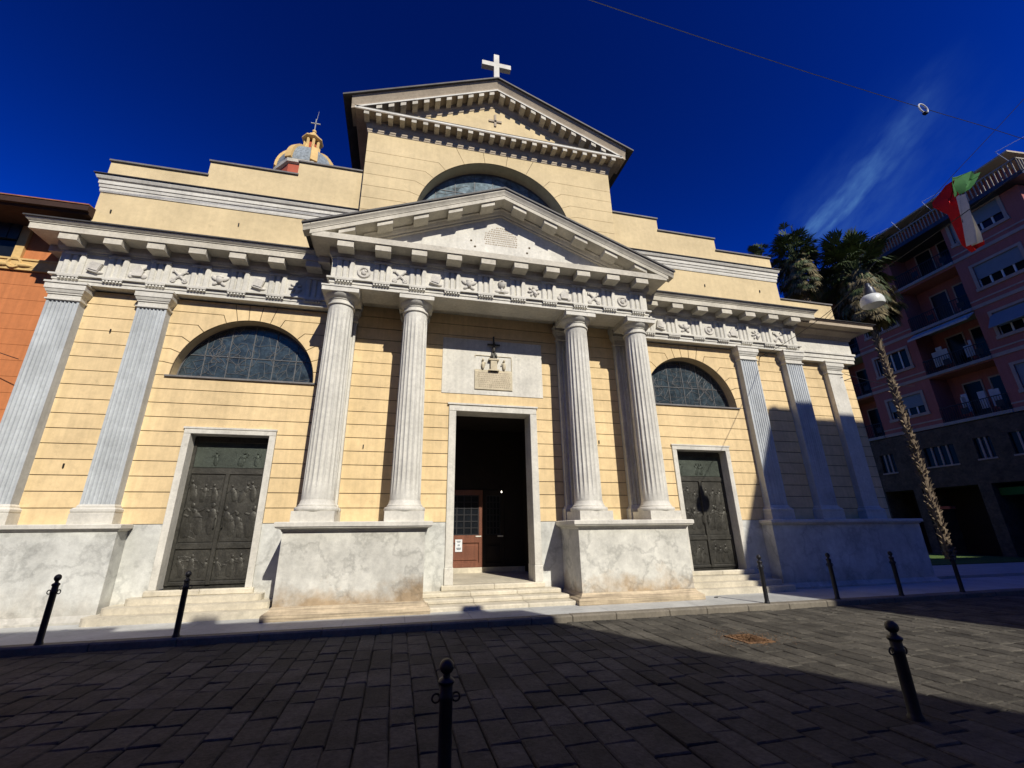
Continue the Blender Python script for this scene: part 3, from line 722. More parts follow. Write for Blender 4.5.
def bronze_door(sg, seed):
    rnd = random.Random(seed); xc = sg * 6.851; x0, x1 = xc - .92, xc + .92
    fo = MB(); fw = .155
    xo0, xo1 = xc - 1.057, xc + 1.057
    fo.bbox(xo0, xo0 + fw, -.035, .32, DZ0, DZ1 - fw, .008).bbox(xo1 - fw, xo1, -.035, .32, DZ0, DZ1 - fw, .008).bbox(xo0, xo1, -.035, .32, DZ1 - fw, DZ1, .008)
    fo.box(xo0 - .02, xo1 + .02, -.05, .02, DZ1 - .03, DZ1 + .015)
    d = MB(); d.box(x0, x1, .32, .40, DZ0 - .1, DZ1 - fw); door = d.build('bronze_door', m_bronze, ch); fo.build('door_frame', m_mar, door)
    st = MB()
    zz = [(.43, .52), (1.22, 1.37), (2.99, 3.14), (3.80, 3.95)]
    for a, b in zz: st.bbox(x0 + .025, x1 - .025, .287, .33, a, b, .012)
    st.bbox(xc - .05, xc + .05, .27, .33, .43, 3.0, .012)
    for xa in (x0 + .01, x1 - .10): st.bbox(xa, xa + .09, .280, .335, .425, 3.91, .012)
    st.build('door_rails', m_bronze, door)
    tr = MB(); tr.box(x0 + .10, x1 - .10, .308, .33, 3.16, 3.79)
    for k in range(4): figure(tr, xc + rnd.uniform(-.65, .65), .315, 3.2, .42, rnd)
    tr.build('transom_panel', m_bronzeg, door, True)
    for s in (-1, 1):
        a, b = sorted((xc + s * .06, xc + s * .81))
        for (z0, z1, rows) in ((.535, 1.205, 1), (1.385, 2.975, 2)):
            p = MB(); p.box(a + .01, b - .01, .305, .33, z0, z1); v0 = len(p.v)
            for rr in range(rows):
                nf = 3; hh = (z1 - z0) * (.82 if rows == 1 else (.50 if rr == 0 else .34))
                for k in range(nf): figure(p, a + (b - a) * (.2 + .3 * k) + rnd.uniform(-.05, .05), .308, z0 + (z1 - z0) * ((.05 + rnd.uniform(0, .06)) if rr == 0 else (.55 + rnd.uniform(0, .06))), hh * rnd.uniform(.85, 1.1), rnd)
            for k in range(4):
                za = z0 + (z1 - z0) * rnd.uniform(.1, .95); xa = a + (b - a) * rnd.uniform(.08, .5); p.tube((xa, .306, za), (xa + rnd.uniform(.1, .3), .306, za + rnd.uniform(-.12, .12)), .012, .008, 5)
            p.v[v0:] = [(q_[0], .306 + (q_[1] - .306) * .6, q_[2]) for q_ in p.v[v0:]]
            p.build('relief_panel', m_bronze, door, True)
    hd = MB()
    for s in (-1, 1): hd.tube((xc + s * .09, .25, 1.7), (xc + s * .09, .25, 1.95), .014, .014, 6); hd.tube((xc + s * .09, .25, 1.72), (xc + s * .09, .31, 1.72), .012, .012, 6); hd.tube((xc + s * .09, .25, 1.93), (xc + s * .09, .31, 1.93), .012, .012, 6)
    hd.build('handle', m_bronze, door)
bronze_door(-1, 3); bronze_door(1, 9)

# main portal
fo = MB(); fw = .205
for sg in (-1, 1):
    a, b = sorted((sg * PX, sg * (PX - fw))); fo.bbox(a, b, -.04, .55, PZ0 + .42, PZ1 - fw, .008); fo.bbox(a - .012, b + .012, -.055, .55, PZ0, PZ0 + .42, .008)
fo.bbox(-PX, PX, -.04, .55, PZ1 - fw, PZ1, .008).box(-PX - .04, PX + .04, -.07, .02, PZ1 - .02, PZ1 + .03)
fo.build('portal_frame', m_mar, ch)
pi_ = 1.7
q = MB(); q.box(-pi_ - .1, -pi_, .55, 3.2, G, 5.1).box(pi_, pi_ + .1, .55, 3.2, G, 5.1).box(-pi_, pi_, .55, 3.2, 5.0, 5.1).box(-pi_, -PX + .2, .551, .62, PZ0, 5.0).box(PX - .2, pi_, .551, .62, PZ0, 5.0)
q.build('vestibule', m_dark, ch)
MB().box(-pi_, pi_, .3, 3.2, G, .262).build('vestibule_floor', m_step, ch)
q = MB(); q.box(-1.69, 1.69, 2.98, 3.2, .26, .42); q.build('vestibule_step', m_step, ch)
q = MB(); q.box(-1.7, -1.02, 3.02, 3.2, .42, 5.0).box(1.0, 1.7, 3.02, 3.2, .42, 5.0).box(-1.02, 1.0, 3.02, 3.2, 2.9, 5.0); q.build('inner_screen', m_dark, ch); MB().box(-1.9, 1.9, 3.25, 3.3, G, 5.2).build('inner_wall', m_dark, ch)  # screen in near-black, painted as the unlit void round the doors
def leaf(x0, x1, m_wood=m_wood):
    d = MB(); d.box(x0, x1, 3.03, 3.07, .42, 2.9); o = d.build('inner_door', m_wood, ch)
    s = MB()
    for a, b in ((x0, x0 + .11), (x1 - .13, x1)): s.bbox(a, b, 2.99, 3.05, .42, 2.9, .006)
    for a, b in ((.42, .56), (1.18, 1.42), (2.72, 2.9)): s.bbox(x0 + .1, x1 - .12, 2.992, 3.05, a, b, .006)
    s.bbox(x0 + .16, x1 - .19, 3.0, 3.05, .64, 1.10, .012); s.build('door_rails', m_wood, o)
    MB().box(x0 + .11, x1 - .13, 3.024, 3.035, 1.42, 2.72).build('pane', m_win, o)
    g = MB(); n = 4
    for i in range(n + 1): xx = x0 + .13 + (x1 - x0 - .28) * i / n; g.box(xx - .016, xx + .016, 3.0, 3.023, 1.42, 2.72)
    for j in range(7): z = 1.44 + .21 * j; g.box(x0 + .11, x1 - .13, 3.003, 3.021, z - .016, z + .016)
    g.build('window_grid', m_rail, o)
    h = MB(); h.bbox(x1 - .24, x1 - .05, 2.975, 2.992, 1.36, 1.40, .003); h.build('handle', m_mar, o)
leaf(-1.01, .245); leaf(.25, 1.0, m_dark)  # right leaf is the same door with its shade painted in
no_ = empty('notice', (-.56, 2.97, .93), 'white paper notice fixed to the wooden inner door', 'notice')
MB().box(-.115, .115, .012, .02, -.02, .36).build('sheet', m_paper, no_)
q = MB(); rn = random.Random(4)
for j, (z, w) in enumerate(((.30, .15), (.27, .10), (.19, .07), (.16, .08), (.09, .16), (.065, .15), (.04, .12))): q.box(-w / 2, w / 2, .009, .0115, z, z + .014)
q.build('print', m_ink, no_)
lm = at(501.5, 492.3, 1, 2.6)
la = empty('hanging_lamp', lm, 'small lit white bulb glowing in the dark main doorway', 'lamp')
MB().lathe([(.001, -.018), (.012, -.012), (.017, 0), (.012, .018), (.006, .05)], 0, 0, 10).build('bulb', emit('lamp_glow', (1, .9, .75), 6), la, True)
MB().tube((0, 0, .05), (0, 0, 5.0 - lm.z), .005, .005, 5).build('cord', m_iron, la)

for x_, z_, y_ in ((-10.75, 9.95, -.3), (-7.6, 10.05, -.3), (7.9, 10.0, -.3), (10.3, 10.05, -.3), (-10.1, 6.55, 0), (-10.2, 3.1, 0), (-3.6, 3.75, 0), (3.3, 4.1, 0)):
    MB().box(x_ - .012, x_ + .012, y_ - .03, y_ + .01, z_ - .05, z_ + .05).build('tie_anchor', m_iron, ch)
# portal steps and side steps
def steps(name, lst, round_=0):
    o = None
    for i, (x0, x1, yf, yb, z0, z1) in enumerate(lst):
        q = MB(); 
        if round_ and i:
            r = min(.16, (yb - yf)); pts = [(x0, yb)] + [(x0 + r - r * math.cos(t * pi / 2 / 4), yf + r - r * math.sin(t * pi / 2 / 4)) for t in range(5)] + [(x1 - r + r * math.sin(t * pi / 2 / 4), yf + r - r * math.cos(t * pi / 2 / 4)) for t in range(5)] + [(x1, yb)]
            q.prism(pts, z0, z1, 'z')
        else:
            n = max(1, round((x1 - x0) / 1.2)); 
            for k in range(n): q.bbox(x0 + (x1 - x0) * k / n + .002, x0 + (x1 - x0) * (k + 1) / n - .002, yf, yb, z0, z1, .012)
        q2 = q.build('step', m_step, o or ch)
        if o is None: o = q2; o.name = 'stairs'
steps('stairs', [(-1.40, 1.36, -.09, .5, .13, .256), (-1.90, 1.70, -.40, .02, .03, .128), (-1.91, 1.76, -.78, -.02, -.06, .028), (-1.92, 1.80, -1.22, -.02, -.3, -.062)])
for sg in (-1, 1):
    c_ = sg * 6.851
    inner = sg * 5.2
    L4 = []
    for w, yf, z0, z1 in ((1.11, -.10, .26, .38), (1.35, -.34, .13, .258), (1.62, -.60, .0, .128), (1.80, -.86, -.3, -.002)):
        a, b = sorted((c_ + sg * w, max(abs(c_) - w, 5.06) * sg)); L4.append((a, b, yf, .02, z0, z1))
    steps('stairs', L4, 1)

# plaque over the portal with bronze relief
pl = MB().bbox(-1.56, 1.56, -.018, .05, 5.40, 7.18, .006).build('marble_plaque', m_mar, ch)
MB().bbox(-.585, .585, -.05, -.014, 5.56, 6.17, .012).box(-.585, .585, -.03, -.014, 6.17, 6.20).build('inscription_tablet', m_beige, pl)
q = MB(); rn = random.Random(12)
for j in range(8):
    z = 6.10 - j * .064; x = -.50 + rn.random() * .06
    while x < .48:
        w = rn.uniform(.02, .05); q.box(x, min(x + w, .52), -.0535, -.049, z - .018, z + .018); x += w + rn.uniform(.014, .03)
q.build('lettering', m_bro, pl)
q = MB(); q.box(-.10, .10, -.11, -.014, 6.16, 6.52); q.box(-.16, .16, -.13, -.014, 6.50, 6.55).box(-.16, .16, -.13, -.014, 6.16, 6.2)
for s in (-1, 1):
    q.ell((s * .33, -.05, 6.33), (.055, .05, .13)); q.ell((s * .33, -.06, 6.51), (.035, .04, .045)); q.tube((s * .33, -.06, 6.42), (s * .24, -.08, 6.40), .022, .018, 6)
for p in (((-.57, 6.66), (.57, 6.66)), ((.57, 6.66), (.57, 6.2)), ((-.57, 6.66), (-.57, 6.60))): q.tube((p[0][0], -.03, p[0][1]), (p[1][0], -.03, p[1][1]), .012, .012, 5)
q.build('altar_relief', m_beige, pl, True)
q = MB(); q.box(-.022, .022, -.10, -.06, 6.55, 7.30).box(-.20, .20, -.10, -.06, 7.0, 7.045); q.ell((0, -.11, 6.88), (.05, .04, .14)); q.ell((0, -.12, 7.06), (.035, .035, .045))
for s in (-1, 1): q.tube((0, -.10, 6.98), (s * .17, -.10, 7.03), .02, .015, 6); q.ell((s * .06, -.10, 6.66), (.04, .03, .10), rot=s * .3)
q.build('crucifix', m_bronze, pl, True)
# tympanum inscription (weathered, unreadable) and fixing holes
q = MB(); rn = random.Random(2); zz_ = 10.52
for j in range(9):
    z = 10.50 - j * .078; hw = min(.52, .20 + j * .10); x = -hw - .02 + rn.uniform(0, .08)
    while x < hw:
        w = rn.uniform(.02, .06); q.box(x, x + w, -1.196, -1.189, z - .017, z + .017); x += w + rn.uniform(.012, .03)
q.build('lettering', m_bro, ch)
q = MB()
for x, z in ((-.92, 9.92), (-.80, 9.72), (.92, 9.92), (.84, 9.72)): q.tube((x, -1.196, z), (x, -1.18, z), .035, .035, 8)
build_split(q, 'fixing_hole', m_groove, ch)

# ------------------------------------------------------------------ dome tower behind
DY = 22; dc = at(307, 176, 1, DY)
dm = empty('dome_tower', (dc.x, DY, G), 'small slate dome with cream ribs, lantern and cross rising behind the church', 'dome')
zb = dc.z - G
def ringo(r, z, n=8, ph=pi / 8): return [(r * math.cos(2 * pi * i / n + ph), r * math.sin(2 * pi * i / n + ph), z) for i in range(n)]
MB().loft([ringo(2.45, 0), ringo(2.45, zb - 1.0)]).build('drum', m_red, dm)
MB().loft([ringo(2.4, zb - 1.0), ringo(2.66, zb - .9), ringo(2.7, zb - .6), ringo(2.5, zb - .5)]).build('drum_cornice', m_cor, dm)
dprof = [(2.62 * math.cos(t), zb - .5 + 3.0 * math.sin(t)) for t in [i * rad(72) / 8 for i in range(9)]]
MB().loft([ringo(r, z) for r, z in dprof]).build('dome_shell', m_tile, dm)
for i in range(8):
    a = 2 * pi * i / 8 + pi / 8; q = MB(); secs = []
    for r, z in dprof:
        r2 = r + .10; c_, s_ = math.cos(a), math.sin(a); w = .13 + .16 * r / 2.62
        secs.append([((r - .1) * c_ - s_ * w, (r - .1) * s_ + c_ * w, z), (r2 * c_ - s_ * w, r2 * s_ + c_ * w, z + .05), (r2 * c_ + s_ * w, r2 * s_ - c_ * w, z + .05), ((r - .1) * c_ + s_ * w, (r - .1) * s_ - c_ * w, z)])
    q.loft(secs); q.build('dome_rib', m_cream, dm)
zl = dprof[-1][1]
q = MB(); q.loft([ringo(.9, zl - .1), ringo(.95, zl + .15), ringo(.8, zl + .2)])
for i in range(8):
    a = 2 * pi * i / 8 + pi / 8; q.tube((.62 * math.cos(a), .62 * math.sin(a), zl + .15), (.62 * math.cos(a), .62 * math.sin(a), zl + 1.6), .15, .13, 6)
    q.tube((.85 * math.cos(a), .85 * math.sin(a), zl + .15), (.66 * math.cos(a), .66 * math.sin(a), zl + .9), .10, .06, 5)
q.loft([ringo(.75, zl + 1.55), ringo(.95, zl + 1.65), ringo(.95, zl + 1.78), ringo(.6, zl + 1.85), ringo(.5, zl + 2.3), ringo(.25, zl + 2.6), ringo(.14, zl + 2.8)])
q.ell((0, 0, zl + 2.95), (.2, .2, .2)); q.build('lantern', m_cream, dm)
MB().loft([ringo(.45, zl), ringo(.45, zl + 1.7)]).build('lantern_core', m_red, dm)
MB().box(-.04, .04, -.04, .04, zl + 3.1, zl + 4.55).box(-.42, .42, -.04, .04, zl + 3.95, zl + 4.05).tube((.05, 0, zl + 4.5), (.12, 0, zl + 5.6), .025, .012, 5).build('cross', m_slab, dm)
# two floodlight/speaker fittings peeping over the nave shoulder
fl = empty('floodlight', (-4.75, 1.2, 12.6), 'small dark floodlight on the parapet beside the nave wall', 'floodlight')
MB().box(-.03, .03, -.03, .03, 0, .5).build('bracket', m_iron, fl)
MB().loft([[(-.16, -.02, .45), (.16, -.02, .45), (.16, -.02, .75), (-.16, -.02, .75)], [(-.10, .2, .50), (.10, .2, .50), (.10, .2, .70), (-.10, .2, .70)]]).build('housing', m_iron, fl)
MB().box(-.13, .13, -.03, -.021, .48, .72).build('lens', m_white, fl)

# ------------------------------------------------------------------ orange house on the left
oh = empty('orange_house', (-12.0, .4, G), 'orange rendered house with cream trim and deep dark eaves beside the church', 'house')
OX = -12.0
def ob(x0, x1, y0, y1, z0, z1): return MB().box(x0 - OX, x1 - OX, y0 - .4, y1 - .4, z0 - G, z1 - G)
q = MB(); z = G
while z < 8.25:
    q.box(-14, .1, 0, .03, z - G + .004, min(z + .42, 8.25) - G - .004); z += .42
q.box(-14, .1, .02, 10, 0, 10.6 - G)
q.build('wall', m_orange, oh)
ob(-26, -11.9, -.06 + .4, .45, 8.25, 8.33).build('string_course', m_cream, oh)
q = MB(); q.box(-14, .1, -.07, .02, 8.33 - G, 8.55 - G); q.box(-14, .1, -.10, .02, 8.53 - G, 8.58 - G); q.build('string_course', m_cream, oh)
w = empty('w', (0, 0, 0), None, None); bpy.data.objects.remove(w)
q = MB(); q.box(-1.05, -.85, -.06, .02, 8.58 - G, 9.75 - G).box(-2.6, -2.4, -.06, .02, 8.58 - G, 9.75 - G).box(-2.65, -.8, -.08, .02, 9.75 - G, 9.85 - G); wf = q.build('window_frame', m_cream, oh)
MB().box(-2.4, -1.05, -.02, .01, 8.58 - G, 9.75 - G).build('pane', m_win, wf)
q = MB(); q.box(-2.4, -1.05, -.09, -.03, 9.15 - G, 9.73 - G)
for k in range(5): q.box(-2.4 + .27 * k, -2.37 + .27 * k, -.11, -.08, 9.15 - G, 9.73 - G)
q.build('shutter', m_lampd, wf)
q = MB(); q.torus((-.92, -.07, 8.44 - G), .14, .04, 'y', 14, 6); q.ell((-1.2, -.07, 8.38 - G), (.25, .05, .07)); q.ell((-.7, -.07, 8.38 - G), (.2, .05, .06)); q.build('stucco_ornament', m_cream, oh, True)
q = MB(); q.box(-1.45, -.75, -.09, .0, 6.3 - G, 6.5 - G); q.torus((-1.3, -.05, 6.0 - G), .22, .05, 'y', 16, 6); q.box(-3, -1.4, -.06, .0, 5.0 - G, 6.6 - G); q.build('stucco_ornament', m_cream, oh, True)
q = MB()
q.prism([(.05, 9.75), (-.85, 9.80), (-.88, 9.86), (-.95, 9.87), (-.95, 10.03), (.05, 10.3)], -14, .9, 'x'); q.build('roof_eave', m_eave, oh)
q = MB(); q.prism([(-.97, 10.035), (-.97, 10.065), (5, 10.9), (5, 10.8)], -14, .9, 'x'); q.build('roof', m_roof, oh)
q = MB(); q.tube((-12.3, -.02, 6.05), (-11.95, -.15, 6.2), .02, .02, 5); 
# ------------------------------------------------------------------ pink apartment building
K = 1.12
ang = math.atan2(-math.cos(math.atan(.08)), -math.sin(math.atan(.08)))
pb = empty('apartment_building', (32.79, 7.04, 0), 'pink apartment block with stone base, loggia balconies and a roof terrace', 'building', None, ang)
zz = lambda z: 1.6 + (z - 1.6) * K
xx = lambda s: -s * K
def wall_holes(mb, x0, x1, z0, z1, y, holes, dep):
    xs = sorted({x0, x1} | {h[0] for h in holes} | {h[1] for h in holes}); zs_ = sorted({z0, z1} | {h[2] for h in holes} | {h[3] for h in holes})
    for a, b in zip(xs[:-1], xs[1:]):
        for c_, d in zip(zs_[:-1], zs_[1:]):
            cx, cz = (a + b) / 2, (c_ + d) / 2
            if any(h[0] < cx < h[1] and h[2] < cz < h[3] for h in holes): continue
            mb.add([(a, y, c_), (b, y, c_), (b, y, d), (a, y, d)], [(0, 1, 2, 3)])
    for h in holes:
        a, b, c_, d = h[:4]; e = h[4] if len(h) > 4 else dep
        mb.add([(a, y, c_), (b, y, c_), (b, y, d), (a, y, d), (a, y + e, c_), (b, y + e, c_), (b, y + e, d), (a, y + e, d)], [(0, 4, 5, 1), (1, 5, 6, 2), (2, 6, 7, 3), (3, 7, 4, 0)])
PR = xx(-5.43); PL = xx(13.0)
floors = [7.30, 10.35, 13.30, 16.40, 19.25]
holes = []; wins = []
for i in range(4):
    z0 = floors[i]; hs = 1.05
    def wn(sa, sb, za, zb2, kind): wins.append((xx(sa), xx(sb), zz(za), zz(zb2), kind)); holes.append((xx(sa), xx(sb), zz(za), zz(zb2), .22))
    wn(4.32, 2.22, z0 + .95, z0 + 2.20, 'a' if i != 1 else 'b'); wn(-2.45, -4.5, z0 + .95, z0 + 2.28, 'a' if i else 'c')
    if i == 3: wn(-2.15, -2.62, z0 + 1.0, z0 + 2.3, 's')
    holes.append((xx(1.52), xx(-1.75), zz(z0 + .05), zz(z0 + 2.86), 1.5))
    holes.append((xx(7.4), xx(5.1), zz(z0 + .05), zz(z0 + 2.86), 1.5))
    wn(9.8, 8.2, z0 + .95, z0 + 2.2, 'a'); wn(12.2, 10.6, z0 + .95, z0 + 2.2, 'a')
q = MB(); wall_holes(q, PL, PR, zz(7.30), zz(19.30), 0, holes, .2); q.build('wall', m_pink, pb)
# front (sunlit) face and back walls
q = MB(); q.add([(PR, 0, 0), (PR, 12, 0), (PR, 12, zz(19.3)), (PR, 0, zz(19.3))], [(0, 1, 2, 3)]); q.add([(PL, 12, 0), (PL, 0, 0), (PL, 0, zz(19.3)), (PL, 12, zz(19.3))], [(0, 1, 2, 3)]); q.add([(PR, 12, 0), (PL, 12, 0), (PL, 12, zz(19.3)), (PR, 12, zz(19.3))], [(0, 1, 2, 3)])
q.build('wall', m_pink, pb)
sh = []; wl = []
for (sa, sb, za, zb2) in ((3.1, 1.45, 4.95, 6.1), (.45, -.35, 5.05, 6.2), (-1.15, -2.3, 5.05, 6.2), (5.9, 5.0, 4.9, 6.1), (-3.3, -4.4, 5.0, 6.2)): sh.append((xx(sa), xx(sb), zz(za), zz(zb2), .25))
shops = [(xx(s0), xx(s1), -.3, zz(3.7), 2.2) for s0, s1 in ((9.5, 6.9), (6.2, 4.4), (3.9, .95), (.35, -3.0), (-3.5, -5.2))]
q = MB(); wall_holes(q, PL, PR + .03, -.4, zz(7.12), -.04, sh + shops, .2); q.build('stone_base', m_stone, pb)
MB().box(PL, PR, 2.1, 2.3, -.4, zz(3.9)).box(PL, PR, -.02, 2.3, -.45, -.29).build('shop_front', m_dark, pb)
q = MB(); q.box(xx(.3), xx(-2.9), .3, .36, zz(3.05), zz(3.45)); q.build('shop_sign', m_fg, pb)
q = MB(); q.box(xx(3.2), xx(2.4), -.5, -.05, zz(2.45), zz(2.6)); q.build('awning', m_red, pb)
for h in sh:
    o = MB(); o.box(h[0] - .06, h[1] + .06, -.09, -.045, h[2] - .1, h[2]); o = o.build('window', m_trim, pb)
    MB().box(h[0], h[1], .1, .14, h[2], h[3]).build('pane', m_win, o)
    q = MB(); n = 4 if h[1] - h[0] > 1.5 else 3
    for i in range(1, n): xm = h[0] + (h[1] - h[0]) * i / n; q.box(xm - .05, xm + .05, .02, .10, h[2], h[3])
    q.build('mullion', m_trim, o)
q = MB()
for i, f_ in enumerate(floors[:4]):
    for a, b in ((PL, xx(7.4)), (xx(5.1), xx(1.52)), (xx(-1.75), PR + .06)): q.box(a, b, -.06, .02, zz(f_ - .12), zz(f_ + .08)); q.box(a, b, -.03, .02, zz(f_ + .30), zz(f_ + .38))
build_split(q, 'string_course', m_trim, pb)
for a, b, c_, d, kind in wins:
    f_ = MB(); t = .17
    f_.box(a - t, a, -.05, .02, c_ - t, d + t).box(b, b + t, -.05, .02, c_ - t, d + t).box(a, b, -.05, .02, d, d + t).box(a - t - .05, b + t + .05, -.09, .02, c_ - t - .03, c_)
    wo_ = f_.build('window', m_trim, pb)
    MB().box(a, b, .16, .2, c_, d).build('pane', m_win, wo_)
    fr_ = MB(); n = 4 if b - a > 1.4 else 1
    for i in range(n + 1): xm = a + (b - a) * i / n; fr_.box(max(a, xm - .045), min(b, xm + .045), .10, .155, c_, d)
    fr_.build('sash', m_white, wo_)
    if kind in 'ac':
        s_ = MB(); low = d - (d - c_) * (.62 if kind == 'a' else .9)
        nsl = 12
        for k in range(nsl): z0_ = low + (d - low) * k / nsl; s_.box(a + .01, b - .01, .05, .09, z0_ + .006, low + (d - low) * (k + 1) / nsl)
        s_.build('shutter', m_shut, wo_)
    if kind == 's': MB().box(a + .01, b - .01, .05, .09, c_ + .3, d).build('shutter', m_shut, wo_)
for i in range(4):
    z0 = zz(floors[i])
    for bi, (sa, sb) in enumerate(((1.52, -1.75), (7.4, 5.1))):
        a, b = xx(sa), xx(sb)
        sl = MB(); sl.box(a, b, -.12, 1.5, z0 - .14, z0 + .06); bal = sl.build('balcony', m_slab, pb)
        r_ = MB(); r_.box(a, b, -.06, -.02, z0 + 1.02, z0 + 1.07).box(a, b, -.05, -.03, z0 + .14, z0 + .17)
        n = int((b - a) / .13)
        for k in range(n + 1): xk = a + (b - a) * k / n; r_.box(xk - .010, xk + .010, -.05, -.03, z0 + .06, z0 + 1.03)
        for k in range(4): xk = a + (b - a) * (k + .5) / 4; r_.box(xk - .18, xk + .18, -.045, -.035, z0 + .35, z0 + .75) if k % 2 else None
        r_.build('railing', m_rail, bal)
        bw = MB(); bw.box(a, b, 1.5, 1.6, z0 + .05, zz(floors[i] + 2.86)); bw.build('back_wall', m_pink, bal)
        for xd in (a + (b - a) * .22, a + (b - a) * .62):
            d_ = MB(); d_.box(xd - .08, xd, 1.44, 1.51, z0 + .06, z0 + 2.55).box(xd + .95, xd + 1.03, 1.44, 1.51, z0 + .06, z0 + 2.55).box(xd - .08, xd + 1.03, 1.44, 1.51, z0 + 2.55, z0 + 2.65)
            do = d_.build('balcony_door', m_trim, bal); MB().box(xd, xd + .95, 1.47, 1.495, z0 + .06, z0 + 2.55).build('pane', m_win, do)
        if bi == 0 and i < 2:
            rn = random.Random(i); cl_ = MB()
            for k in range(5):
                xk = a + (b - a) * rn.uniform(.1, .9); cl_.box(xk, xk + rn.uniform(.15, .4), .3, .34, z0 + .5, z0 + rn.uniform(1.2, 2.0))
            build_split(cl_, 'hanging_laundry', m_awn, bal)
# awning over the second loggia
q = MB(); a, b = xx(1.5), xx(-1.75); q.loft([[(a, -.02, zz(13.12)), (a, -.75, zz(12.72)), (a, -.75, zz(12.60)), (a, -.0, zz(13.06))], [(b, -.02, zz(13.12)), (b, -.75, zz(12.72)), (b, -.75, zz(12.60)), (b, -.0, zz(13.06))]]); q.build('awning', m_awn, pb)
q = MB(); a, b = xx(-2.35), xx(-4.6); q.loft([[(a, -.02, zz(12.55)), (a, -.55, zz(11.75)), (a, -.53, zz(11.72)), (a, -.0, zz(12.50))], [(b, -.02, zz(12.55)), (b, -.55, zz(11.75)), (b, -.53, zz(11.72)), (b, 0, zz(12.50))]]); q.build('awning', m_shut, pb)
# roof terrace
q = MB(); q.box(PL, PR + .8, -.8, 13, zz(19.12) - .42, zz(19.36) - .42); q.build('terrace_slab', m_lampd, pb)
tr = MB(); zt0 = zz(19.36) - .42
for (x0_, y0_, x1_, y1_) in ((PL, -.75, PR + .75, -.75), (PR + .75, -.75, PR + .75, 12)):
    Ln = math.hypot(x1_ - x0_, y1_ - y0_); n = int(Ln / .21)
    for k in range(n + 1):
        x_, y_ = x0_ + (x1_ - x0_) * k / n, y0_ + (y1_ - y0_) * k / n; tr.box(x_ - .026, x_ + .026, y_ - .02, y_ + .02, zt0, zt0 + .85)
    tr.box(min(x0_, x1_) - .04, max(x0_, x1_) + .04, min(y0_, y1_) - .05, max(y0_, y1_) + .05, zt0 + .85, zt0 + .93)
tr.build('terrace_balustrade', m_railp, pb)
MB().box(PL, PR - .6, .9, 12, zt0, zz(20.9) - .35).build('penthouse', m_pink, pb)
MB().box(PL, PR + .5, -.55, 12.5, zz(20.85) - .40, zz(20.95) - .40).build('penthouse_roof', m_plasg, pb)
q = MB()
for k in range(7):
    xk = PR + .5 - k * 2.1; q.tube((xk, -.75, zt0 + .9), (xk - .3, -.85, zt0 + 1.9), .014, .014, 5)
    if k % 2 == 0: q.tube((xk - .3, -.85, zt0 + 1.9), (xk + 1.2, -.5, zt0 + 1.85), .012, .012, 5)
build_split(q, 'clothes_pole', m_white, pb)

